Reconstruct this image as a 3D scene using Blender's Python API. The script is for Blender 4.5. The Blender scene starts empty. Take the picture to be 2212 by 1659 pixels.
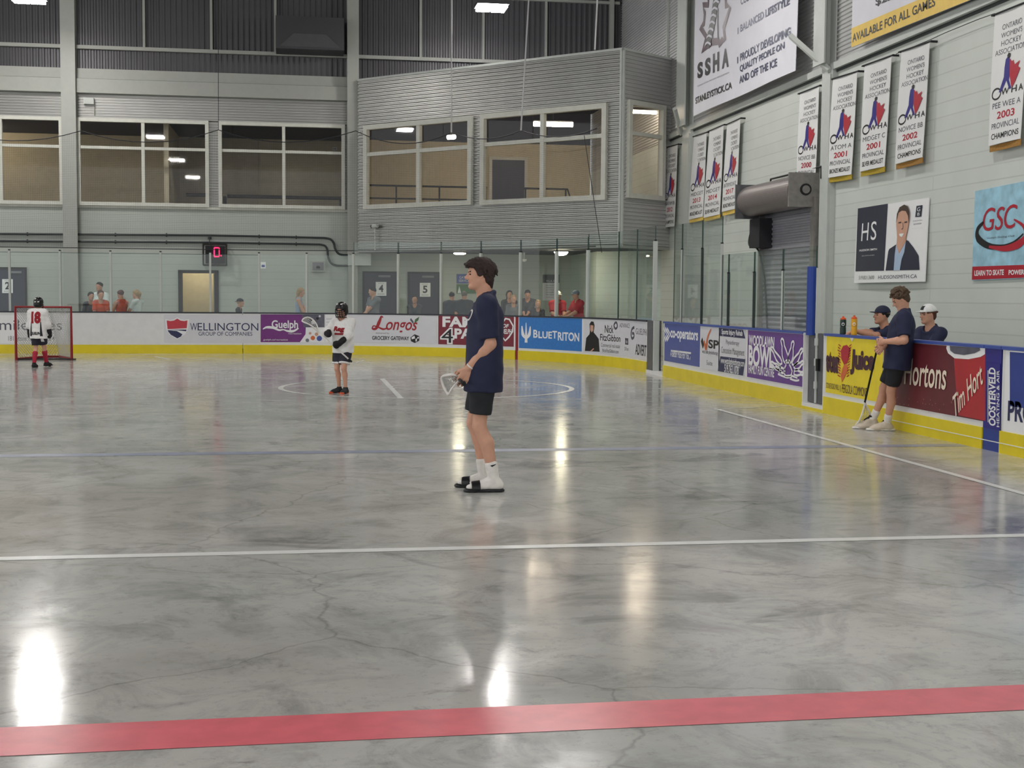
import bpy, math, random
import numpy as np
from mathutils import Vector, Matrix
from mathutils.bvhtree import BVHTree
from mathutils.geometry import tessellate_polygon

random.seed(7)
scene = bpy.context.scene
COL = scene.collection

# ------------------------------------------------------------------ camera
F_PX = 2850.0                       # focal length for a 2212 x 1659 frame
CAM_H = 1.55                        # eye height of the spectator, metres


def cam_axes(pitch=3.80, yaw=9.05, roll=0.42):
    p, y, r = [math.radians(v) for v in (pitch, yaw, roll)]
    fwd = np.array([math.sin(y) * math.cos(p), math.cos(y) * math.cos(p), -math.sin(p)])
    right = np.array([math.cos(y), -math.sin(y), 0.0])
    up = np.cross(right, fwd)
    c, s = math.cos(r), math.sin(r)
    return np.array([c * right + s * up, -s * right + c * up, fwd])


AX = cam_axes()
CAM = np.array([0.0, 0.0, CAM_H])
cd = bpy.data.cameras.new('camera')
cam = bpy.data.objects.new('camera', cd)
COL.objects.link(cam)
m = Matrix(((AX[0][0], AX[1][0], -AX[2][0], 0), (AX[0][1], AX[1][1], -AX[2][1], 0),
            (AX[0][2], AX[1][2], -AX[2][2], CAM_H), (0, 0, 0, 1)))
cam.matrix_world = m
cd.sensor_width = 36.0
cd.lens = 36.0 * F_PX / 2212.0
cd.clip_start, cd.clip_end = 0.1, 300
scene.camera = cam

# ------------------------------------------------------------------ world, exposure
w = bpy.data.worlds.new('world')
scene.world = w
w.use_nodes = True
bg = w.node_tree.nodes['Background']
bg.inputs[0].default_value = (0.97, 0.985, 1.0, 1)     # the lit hall beyond what is built
bg.inputs[1].default_value = 0.83
vs = scene.view_settings
vs.view_transform = 'Standard'
vs.look = 'None'
vs.exposure = 0.5
vs.gamma = 1.0
vs.use_curve_mapping = False
LAMP = 110.0                         # radiance of the high-bay lamps
ROOM = 46.0                          # radiance of the tubes in the rooms behind the windows


# ------------------------------------------------------------------ pixel -> place helpers (rays from the eye point)
def ray(x, y):
    return AX.T @ np.array([x - 1106.0, 829.5 - y, F_PX])


def G(x, y, z=0.0):
    d = ray(x, y)
    return CAM + d * ((z - CAM_H) / d[2])


# ------------------------------------------------------------------ materials
def lin(c):
    return tuple((v / 255.0 / 12.92 if v / 255.0 <= 0.04045 else ((v / 255.0 + 0.055) / 1.055) ** 2.4) for v in c)


def mat(name, rgb, rough=0.5, metal=0.0, var=0.05, scale=6.0, spec=0.4, bump=0.0):
    m_ = bpy.data.materials.new(name)
    m_.use_nodes = True
    nt = m_.node_tree
    b = nt.nodes['Principled BSDF']
    c = lin(rgb)
    b.inputs['Roughness'].default_value = rough
    b.inputs['Metallic'].default_value = metal
    b.inputs['Specular IOR Level'].default_value = spec
    tc = nt.nodes.new('ShaderNodeTexCoord')
    nz = nt.nodes.new('ShaderNodeTexNoise')
    nz.inputs['Scale'].default_value = scale
    nz.inputs['Detail'].default_value = 4
    nt.links.new(tc.outputs['Object'], nz.inputs['Vector'])
    rp = nt.nodes.new('ShaderNodeValToRGB')
    rp.color_ramp.elements[0].position = 0.3
    rp.color_ramp.elements[1].position = 0.7
    rp.color_ramp.elements[0].color = tuple(v * (1 - var) for v in c) + (1,)
    rp.color_ramp.elements[1].color = tuple(min(1, v * (1 + var)) for v in c) + (1,)
    nt.links.new(nz.outputs['Fac'], rp.inputs['Fac'])
    nt.links.new(rp.outputs['Color'], b.inputs['Base Color'])
    if bump:
        bp = nt.nodes.new('ShaderNodeBump')
        bp.inputs['Strength'].default_value = bump
        bp.inputs['Distance'].default_value = 0.02
        nt.links.new(nz.outputs['Fac'], bp.inputs['Height'])
        nt.links.new(bp.outputs['Normal'], b.inputs['Normal'])
    return m_


def emit(name, rgb, s):
    m_ = bpy.data.materials.new(name)
    m_.use_nodes = True
    nt = m_.node_tree
    nt.nodes.remove(nt.nodes['Principled BSDF'])
    e = nt.nodes.new('ShaderNodeEmission')
    e.inputs[0].default_value = lin(rgb) + (1,)
    e.inputs[1].default_value = s
    nt.links.new(e.outputs[0], nt.nodes['Material Output'].inputs[0])
    return m_


def glass(name, tint, refl=1.45, gain=1.0):
    m_ = bpy.data.materials.new(name)
    m_.use_nodes = True
    nt = m_.node_tree
    nt.nodes.remove(nt.nodes['Principled BSDF'])
    t = nt.nodes.new('ShaderNodeBsdfTransparent')
    t.inputs[0].default_value = tint + (1,)
    g = nt.nodes.new('ShaderNodeBsdfGlossy')
    g.inputs['Roughness'].default_value = 0.02
    ge = nt.nodes.new('ShaderNodeNewGeometry')        # Schlick's law, the same from both sides of the pane
    dt = nt.nodes.new('ShaderNodeVectorMath')
    dt.operation = 'DOT_PRODUCT'
    nt.links.new(ge.outputs['Normal'], dt.inputs[0])
    nt.links.new(ge.outputs['Incoming'], dt.inputs[1])
    f0 = ((refl - 1) / (refl + 1)) ** 2
    prev = dt.outputs['Value']
    for op, val in (('ABSOLUTE', None), ('SUBTRACT', 1.0), ('POWER', 5.0), ('MULTIPLY', (1 - f0) * gain), ('ADD', f0 * gain)):
        mu = nt.nodes.new('ShaderNodeMath')
        mu.operation = op
        nt.links.new(prev, mu.inputs[1 if op == 'SUBTRACT' else 0])
        if val is not None:
            mu.inputs[0 if op == 'SUBTRACT' else 1].default_value = val
        prev = mu.outputs[0]
    mx = nt.nodes.new('ShaderNodeMixShader')
    nt.links.new(mu.outputs[0], mx.inputs[0])
    nt.links.new(t.outputs[0], mx.inputs[1])
    nt.links.new(g.outputs[0], mx.inputs[2])
    nt.links.new(mx.outputs[0], nt.nodes['Material Output'].inputs[0])
    return m_


M = {}


def C(name, rgb, **k):
    M[name] = mat(name, rgb, **k)


C('white_board', (226, 226, 224), rough=.35, var=.03)
C('yellow_kick', (226, 205, 30), rough=.35, var=.06, scale=3)
C('blue_cap', (62, 84, 160), rough=.35)
C('dark_cap', (40, 42, 52), rough=.4)
C('white_print', (238, 238, 238), rough=.4, var=.01)
C('light_print', (216, 216, 220), rough=.4, var=.02)
C('black_print', (22, 22, 26), rough=.4, var=.02)
C('grey_print', (120, 120, 124), rough=.4)
C('mid_print', (84, 86, 96), rough=.4)
C('navy_print', (40, 44, 84), rough=.4)
C('slate_print', (46, 50, 66), rough=.4)
C('purple', (116, 44, 122), rough=.35)
C('violet', (104, 62, 142), rough=.35)
C('maroon', (122, 32, 48), rough=.35)
C('sky_blue', (52, 122, 196), rough=.35, var=.08, scale=20)
C('coop_blue', (70, 86, 156), rough=.35)
C('royal_blue', (46, 66, 142), rough=.35)
C('indigo', (44, 38, 128), rough=.35)
C('ad_yellow', (236, 214, 44), rough=.35)
C('ad_red', (196, 60, 72), rough=.35)
C('script_red', (160, 22, 34), rough=.35)
C('leaf_green', (74, 110, 72), rough=.4)
C('juice_purple', (66, 22, 46), rough=.35)
C('coffee', (104, 40, 48), rough=.35, var=.12, scale=4)
C('cup_red', (178, 44, 52), rough=.35, var=.1, scale=3)
C('cream_print', (240, 226, 204), rough=.4)
C('orange_print', (216, 110, 60), rough=.4)
C('red_print', (178, 30, 50), rough=.4)
C('ice_blue', (156, 200, 218), rough=.4, var=.2, scale=5)
C('gold', (232, 196, 92), rough=.5)
C('fringe_gold', (176, 150, 40), rough=.7, var=.2, scale=40)
C('fringe_bronze', (160, 116, 52), rough=.7, var=.2, scale=40)
C('cloth_white', (226, 226, 224), rough=.8, var=.02, scale=3)
C('banner_white', (222, 221, 228), rough=.7, var=.03, scale=2)
C('photo_grey', (92, 92, 104), rough=.5, var=.25, scale=8)
C('photo_skin', (206, 160, 136), rough=.5)
C('photo_hair', (72, 54, 46), rough=.5)
C('photo_suit', (44, 46, 64), rough=.5)
C('photo_shirt', (172, 192, 216), rough=.5)
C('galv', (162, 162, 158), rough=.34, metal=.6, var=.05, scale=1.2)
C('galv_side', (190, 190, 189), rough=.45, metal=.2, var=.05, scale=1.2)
C('clad_dark', (82, 81, 84), rough=.45, metal=.3, var=.07, scale=.8)
C('steel_paint', (162, 164, 157), rough=.5, var=.03)
C('steel_pale', (192, 196, 191), rough=.5, var=.03)
C('frame_cream', (206, 206, 196), rough=.5)
C('pipe_dark', (52, 58, 58), rough=.5)
C('black', (20, 20, 22), rough=.5)
C('soft_black', (34, 34, 38), rough=.7)
C('door_dark', (48, 50, 66), rough=.5)
C('room_beige', (206, 196, 168), rough=.8)
C('room_pale', (196, 186, 164), rough=.8)
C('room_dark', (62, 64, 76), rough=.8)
C('steel_gate', (98, 98, 102), rough=.45, metal=.3, var=.15, scale=8)
C('steel_worn', (138, 134, 130), rough=.5, metal=.3, var=.15, scale=10)
C('shutter', (150, 150, 158), rough=.45, metal=.3)
C('hood_brown', (132, 124, 122), rough=.4, metal=.3)
C('pad_blue', (38, 66, 148), rough=.5)
C('goal_red', (140, 22, 30), rough=.4)
C('net_white', (186, 186, 182), rough=.8)
C('rope', (190, 190, 190), rough=.7)
C('cable', (44, 44, 48), rough=.7)
C('line_white', (228, 228, 224), rough=.3, var=.06, scale=8)
C('line_blue', (146, 152, 172), rough=.3, var=.15, scale=5)
C('glass_edge', (44, 70, 66), rough=.3)
C('light_housing', (90, 90, 92), rough=.5, metal=.4)
M['rink_glass'] = glass('rink_glass', (.93, .965, .95), 1.45)
M['window_glass'] = glass('window_glass', (.88, .88, .88), 1.5)
M['lamp'] = emit('lamp', (255, 252, 248), LAMP)
M['tube'] = emit('tube', (255, 236, 208), ROOM)
M['soffit_lamp'] = emit('soffit_lamp', (255, 238, 206), 45)
M['led_red'] = emit('led_red', (255, 40, 90), 2.2)


def floor_material():
    m_ = bpy.data.materials.new('polished_concrete')
    m_.use_nodes = True
    nt = m_.node_tree
    N, L = nt.nodes, nt.links
    b = N['Principled BSDF']
    tc = N.new('ShaderNodeTexCoord')

    def noise(scale, detail, rough=.55, stretch=(1, 1, 1), dist=0.0):
        mp = N.new('ShaderNodeMapping')
        mp.inputs['Scale'].default_value = stretch
        L.new(tc.outputs['Object'], mp.inputs[0])
        n = N.new('ShaderNodeTexNoise')
        n.inputs['Scale'].default_value = scale
        n.inputs['Detail'].default_value = detail
        n.inputs['Roughness'].default_value = rough
        n.inputs['Distortion'].default_value = dist
        L.new(mp.outputs[0], n.inputs['Vector'])
        return n.outputs['Fac']

    def ramp(src, p0, c0, p1, c1):
        r = N.new('ShaderNodeValToRGB')
        e = r.color_ramp.elements
        e[0].position, e[1].position = p0, p1
        e[0].color, e[1].color = c0 + (1,), c1 + (1,)
        L.new(src, r.inputs[0])
        return r.outputs[0]

    def mult(a, bb, fac=1.0):
        x = N.new('ShaderNodeMix')
        x.data_type = 'RGBA'
        x.blend_type = 'MULTIPLY'
        x.inputs[0].default_value = fac
        L.new(a, x.inputs[6])
        L.new(bb, x.inputs[7])
        return x.outputs[2]

    base = ramp(noise(.55, 7, .62), .33, lin((168, 167, 163)), .67, lin((200, 198, 194)))
    blot = ramp(noise(1.7, 8, .7, (1, 1, 1), 1.2), .36, (.72, .72, .73), .52, (1, 1, 1))
    stain = ramp(noise(.8, 5, .6, (1, 1.2, 1), .8), .33, (.62, .62, .63), .40, (1, 1, 1))
    fine = ramp(noise(15, 9, .8), .32, (.74, .74, .75), .46, (1, 1, 1))
    smud = ramp(noise(3.6, 10, .78, (1, 1.4, 1), .4), .33, (.70, .70, .71), .43, (1, 1, 1))
    tint = ramp(noise(.3, 3), .4, (.97, 1.0, .985), .6, (1.0, .985, .97))
    # hairline cracks
    vo = N.new('ShaderNodeTexVoronoi')
    vo.feature = 'DISTANCE_TO_EDGE'
    vo.inputs['Scale'].default_value = .32
    wn = N.new('ShaderNodeTexNoise')
    wn.inputs['Scale'].default_value = 2.2
    wn.inputs['Detail'].default_value = 6
    L.new(tc.outputs['Object'], wn.inputs['Vector'])
    ad = N.new('ShaderNodeMix')
    ad.data_type = 'RGBA'
    ad.blend_type = 'ADD'
    ad.inputs[0].default_value = .35
    L.new(tc.outputs['Object'], ad.inputs[6])
    L.new(wn.outputs['Color'], ad.inputs[7])
    L.new(ad.outputs[2], vo.inputs['Vector'])
    crack = ramp(vo.outputs['Distance'], .0006, (.72, .72, .72), .0028, (1, 1, 1))
    c = mult(mult(mult(mult(mult(mult(base, blot), stain), smud), fine), tint), crack)
    L.new(c, b.inputs['Base Color'])
    rr = N.new('ShaderNodeMapRange')
    rr.inputs[1].default_value, rr.inputs[2].default_value = .3, .7
    rr.inputs[3].default_value, rr.inputs[4].default_value = .08, .20
    L.new(noise(2.6, 8, .7), rr.inputs[0])
    L.new(rr.outputs[0], b.inputs['Roughness'])
    b.inputs['Specular IOR Level'].default_value = .42
    bp = N.new('ShaderNodeBump')
    bp.inputs['Strength'].default_value = .05
    bp.inputs['Distance'].default_value = .01
    L.new(noise(9, 5, .6), bp.inputs['Height'])
    L.new(bp.outputs[0], b.inputs['Normal'])
    return m_


def block_material(name, rgb, bw=.4, bh=.2, axis='y', mort=.012, dark=.86):
    """painted concrete block: running bond read from the wall's own metres"""
    m_ = mat(name, rgb, rough=.55, var=.03, scale=1.5)
    nt = m_.node_tree
    N, L = nt.nodes, nt.links
    b = N['Principled BSDF']
    tc = N.new('ShaderNodeTexCoord')
    sp = N.new('ShaderNodeSeparateXYZ')
    cb = N.new('ShaderNodeCombineXYZ')
    L.new(tc.outputs['Object'], sp.inputs[0])
    L.new(sp.outputs[1 if axis == 'y' else 0], cb.inputs[0])
    L.new(sp.outputs[2], cb.inputs[1])
    br = N.new('ShaderNodeTexBrick')
    br.inputs['Scale'].default_value = 1.0
    br.inputs['Brick Width'].default_value = bw
    br.inputs['Row Height'].default_value = bh
    br.inputs['Mortar Size'].default_value = mort
    br.inputs['Mortar Smooth'].default_value = .3
    br.inputs['Color1'].default_value = (1, 1, 1, 1)
    br.inputs['Color2'].default_value = (.97, .97, .97, 1)
    br.inputs['Mortar'].default_value = (dark, dark, dark, 1)
    L.new(cb.outputs[0], br.inputs[0])
    mx = N.new('ShaderNodeMix')
    mx.data_type = 'RGBA'
    mx.blend_type = 'MULTIPLY'
    mx.inputs[0].default_value = 1
    old = b.inputs['Base Color'].links[0].from_socket
    L.new(old, mx.inputs[6])
    L.new(br.outputs['Color'], mx.inputs[7])
    L.new(mx.outputs[2], b.inputs['Base Color'])
    bp = N.new('ShaderNodeBump')
    bp.inputs['Strength'].default_value = .5
    bp.inputs['Distance'].default_value = .012
    L.new(br.outputs['Color'], bp.inputs['Height'])
    L.new(bp.outputs[0], b.inputs['Normal'])
    M[name] = m_


def net_material(name, rgb, cell, line):
    m_ = mat(name, rgb, rough=.8)
    nt = m_.node_tree
    N, L = nt.nodes, nt.links
    b = N['Principled BSDF']
    tc = N.new('ShaderNodeTexCoord')
    sp = N.new('ShaderNodeSeparateXYZ')
    L.new(tc.outputs['UV'], sp.inputs[0])
    outs = []
    for i in (0, 1):
        md = N.new('ShaderNodeMath')
        md.operation = 'PINGPONG'
        md.inputs[1].default_value = cell / 2
        L.new(sp.outputs[i], md.inputs[0])
        lt = N.new('ShaderNodeMath')
        lt.operation = 'LESS_THAN'
        lt.inputs[1].default_value = line / 2
        L.new(md.outputs[0], lt.inputs[0])
        outs.append(lt.outputs[0])
    mx = N.new('ShaderNodeMath')
    mx.operation = 'MAXIMUM'
    L.new(outs[0], mx.inputs[0])
    L.new(outs[1], mx.inputs[1])
    L.new(mx.outputs[0], b.inputs['Alpha'])
    M[name] = m_


M['floor'] = floor_material()
block_material('block_end', (176, 182, 174), axis='x', bw=60, dark=.90)
block_material('block_right', (203, 208, 201), axis='y', bw=60, bh=.214, dark=.86)
block_material('block_corner', (194, 206, 198), axis='x', bw=60, dark=.9)
net_material('netting', (60, 60, 62), .045, .0022)


# ------------------------------------------------------------------ mesh helpers
def tag(o, label=None, cat=None, group=None, kind=None):
    if label:
        o['label'] = label
    if cat:
        o['category'] = cat
    if group:
        o['group'] = group
    if kind:
        o['kind'] = kind
    return o


def empty(name, loc, label=None, cat=None, group=None, kind=None):
    o = bpy.data.objects.new(name, None)
    o.empty_display_size = .1
    COL.objects.link(o)
    o.location = loc
    return tag(o, label, cat, group, kind)


class MB:
    def __init__(s):
        s.v, s.f, s.mi, s.mats = [], [], [], []

    def add(s, v, f, m_):
        if m_ not in s.mats:
            s.mats.append(m_)
        i, n = s.mats.index(m_), len(s.v)
        s.v += [tuple(float(c) for c in p) for p in v]
        s.f += [tuple(n + k for k in q) for q in f]
        s.mi += [i] * len(f)
        return s

    def box(s, lo, hi, m_):
        x0, y0, z0 = lo
        x1, y1, z1 = hi
        return s.hexa([(x0, y0, z0), (x1, y0, z0), (x1, y1, z0), (x0, y1, z0),
                       (x0, y0, z1), (x1, y0, z1), (x1, y1, z1), (x0, y1, z1)], m_)

    def hexa(s, p, m_):
        return s.add(p, [(0, 3, 2, 1), (4, 5, 6, 7), (0, 1, 5, 4), (1, 2, 6, 5), (2, 3, 7, 6), (3, 0, 4, 7)], m_)

    def tube(s, pts, r, m_, n=8, closed=False, caps=True):
        P = [np.array(p, float) for p in pts]
        k = len(P)
        R = r if hasattr(r, '__len__') else [r] * k
        rings = []
        prev = None
        for i, p in enumerate(P):
            a = P[(i - 1) % k] if (closed or i > 0) else P[i]
            b = P[(i + 1) % k] if (closed or i < k - 1) else P[i]
            t = b - a
            t = t / (np.linalg.norm(t) + 1e-9)
            u = prev if prev is not None else (np.array([0, 0, 1.]) if abs(t[2]) < .9 else np.array([1., 0, 0]))
            u = u - t * (u @ t)
            u /= np.linalg.norm(u) + 1e-9
            prev = u
            q = np.cross(t, u)
            rings.append([p + R[i] * (math.cos(2 * math.pi * j / n) * u + math.sin(2 * math.pi * j / n) * q) for j in range(n)])
        v = [x for g in rings for x in g]
        f = []
        for i in range(k if closed else k - 1):
            a, b = i * n, ((i + 1) % k) * n
            for j in range(n):
                f.append((a + j, a + (j + 1) % n, b + (j + 1) % n, b + j))
        if not closed and caps:
            f.append(tuple(range(n - 1, -1, -1)))
            f.append(tuple((k - 1) * n + j for j in range(n)))
        return s.add(v, f, m_)

    def lathe(s, c, prof, m_, n=20):
        v, f = [], []
        for r, z in prof:
            for j in range(n):
                a = 2 * math.pi * j / n
                v.append((c[0] + r * math.cos(a), c[1] + r * math.sin(a), c[2] + z))
        for i in range(len(prof) - 1):
            for j in range(n):
                f.append((i * n + j, i * n + (j + 1) % n, (i + 1) * n + (j + 1) % n, (i + 1) * n + j))
        f.append(tuple(range(n - 1, -1, -1)))
        f.append(tuple((len(prof) - 1) * n + j for j in range(n)))
        return s.add(v, f, m_)

    def build(s, name, parent=None, smooth=False, label=None, cat=None, group=None, kind=None, local=False, uv=None):
        me = bpy.data.meshes.new(name)
        v = np.array(s.v, float)
        c = np.zeros(3)
        if parent is None:
            lo, hi = v.min(0), v.max(0)
            c = np.array([(lo[0] + hi[0]) / 2, (lo[1] + hi[1]) / 2, lo[2]])
        me.from_pydata([tuple(p) for p in (v - c)], [], s.f)
        for mm in s.mats:
            me.materials.append(M[mm] if isinstance(mm, str) else mm)
        me.polygons.foreach_set('material_index', s.mi)
        if smooth:
            me.polygons.foreach_set('use_smooth', [True] * len(s.f))
        if uv is not None:
            ul = me.uv_layers.new(name='UVMap')
            for lp in me.loops:
                ul.data[lp.index].uv = uv[lp.vertex_index]
        me.update()
        o = bpy.data.objects.new(name, me)
        COL.objects.link(o)
        o.location = c
        if parent is not None:
            o.parent = parent
            if not local:
                o.matrix_parent_inverse = Matrix.Translation(-Vector(root_loc(parent)))
        return tag(o, label, cat, group, kind)


def root_loc(o):
    p = Vector(o.location)
    while o.parent is not None:
        p = p + o.matrix_parent_inverse.to_translation() + Vector(o.parent.location)
        o = o.parent
    return p


def catmull(pts, n=6, closed=False):
    P = [np.array(p, float) for p in pts]
    k = len(P)
    out = []
    for i in range(k if closed else k - 1):
        g = lambda j: P[j % k] if closed else P[max(0, min(k - 1, j))]
        p0, p1, p2, p3 = g(i - 1), g(i), g(i + 1), g(i + 2)
        for t in np.linspace(0, 1, n, endpoint=False):
            out.append(.5 * (2 * p1 + (p2 - p0) * t + (2 * p0 - 5 * p1 + 4 * p2 - p3) * t * t + (3 * p1 - p0 - 3 * p2 + p3) * t ** 3))
    if not closed:
        out.append(P[-1])
    return out


# ------------------------------------------------------------------ surfaces that carry signs
class Wall:
    """vertical plane through A and B (plan points); u runs from A to B, the front faces the eye"""

    def __init__(s, A, B):
        s.A, s.B = np.array(A, float), np.array(B, float)
        d = s.B - s.A
        s.d = d / np.linalg.norm(d)
        s.n = np.array([s.d[1], -s.d[0]])

    def px(s, x, y):
        d = ray(x, y)
        t = ((s.A - CAM[:2]) @ s.n) / (d[:2] @ s.n)
        P = CAM + d * t
        return ((P[:2] - s.A) @ s.d, P[2])

    def pos(s, u, z, o=0.0):
        p = s.A + s.d * u + s.n * o
        return np.array([p[0], p[1], z])


RX, RY, RR = 7.0, 35.33, 8.53                       # rink: right boards, end boards, corner radius
RC = np.array([RX - RR, RY - RR])
ARC = RR * math.pi / 2


class Boards:
    """rink face of the boards; s runs along the end (negative), round the corner, then down the side"""

    def pos(s, u, z, o=0.0):
        if u < 0:
            p = np.array([RC[0] + u, RY - o])
        elif u < ARC:
            a = u / RR
            p = RC + (RR - o) * np.array([math.sin(a), math.cos(a)])
        else:
            p = np.array([RX - o, RC[1] - (u - ARC)])
        return np.array([p[0], p[1], z])

    def px(s, x, y):
        d = ray(x, y)
        h = d[:2]
        t = RY / h[1]
        X = h[0] * t
        if X < RC[0]:
            u = X - RC[0]
        else:
            t2 = RX / max(h[0], 1e-6)
            Y = h[1] * t2
            if h[0] > 1e-6 and Y < RC[1]:
                t, u = t2, ARC + RC[1] - Y
            else:
                a_, b_, c_ = h @ h, -2 * (h @ RC), RC @ RC - RR ** 2
                t = (-b_ + math.sqrt(b_ * b_ - 4 * a_ * c_)) / (2 * a_)
                q = h * t - RC
                u = RR * math.atan2(q[0], q[1])
        return (u, CAM_H + d[2] * t)


BD = Boards()
EY, WX = 39.2, 9.5                                   # end wall, right wall
EW = Wall((-30, EY), (WX, EY))
RW = Wall((WX, 45), (WX, -8))


def slab(mb, W, c, off, th, m_, nu=1, m_side=None, wave=None, nv=1):
    """thin slab on a wall; c = corners bl, br, tr, tl in (u,z)"""
    bl, br, tr, tl = [np.array(p, float) for p in c]
    fr, bk = [], []
    for i in range(nu + 1):
        a = i / nu
        for j in range(nv + 1):
            b = j / nv
            q = (bl * (1 - a) + br * a) * (1 - b) + (tl * (1 - a) + tr * a) * b
            o = off + (wave(a, b) if wave else 0)
            fr.append(W.pos(q[0], q[1], o))
            bk.append(W.pos(q[0], q[1], o - th))
    n, r = len(fr), nv + 1
    k = len(mb.v)
    mb.add(fr + bk, [(i * r + j, (i + 1) * r + j, (i + 1) * r + j + 1, i * r + j + 1) for i in range(nu) for j in range(nv)], m_)
    f = [(n + i * r + j + 1, n + (i + 1) * r + j + 1, n + (i + 1) * r + j, n + i * r + j) for i in range(nu) for j in range(nv)]
    for i in range(nu):
        a, b = i * r, (i + 1) * r
        f += [(a, n + a, n + b, b), (a + nv, b + nv, n + b + nv, n + a + nv)]
    for j in range(nv):
        e = nu * r
        f += [(j, j + 1, n + j + 1, n + j), (e + j, n + e + j, n + e + j + 1, e + j + 1)]
    mm = m_side or m_
    if mm not in mb.mats:
        mb.mats.append(mm)
    mb.f += [tuple(k + j for j in q) for q in f]
    mb.mi += [mb.mats.index(mm)] * len(f)
    return mb


def rect(u0, z0, u1, z1):
    return [(u0, z0), (u1, z0), (u1, z1), (u0, z1)]


_txt = {}


def text_mesh(body, bold=0.0, shear=0.0, space=1.0):
    key = (body, bold, shear, space)
    if key not in _txt:
        c = bpy.data.curves.new('t', 'FONT')
        c.body = body
        c.resolution_u = 4
        c.offset = bold
        c.shear = shear
        c.space_character = space
        o = bpy.data.objects.new('t', c)
        me = bpy.data.meshes.new_from_object(o)
        v = np.array([tuple(q.co) for q in me.vertices])[:, :2]
        f = [tuple(p.vertices) for p in me.polygons]
        bpy.data.objects.remove(o)
        bpy.data.curves.remove(c)
        bpy.data.meshes.remove(me)
        lo, hi = v.min(0), v.max(0)
        _txt[key] = ((v - lo) / (hi - lo), f)
    return _txt[key]


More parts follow.
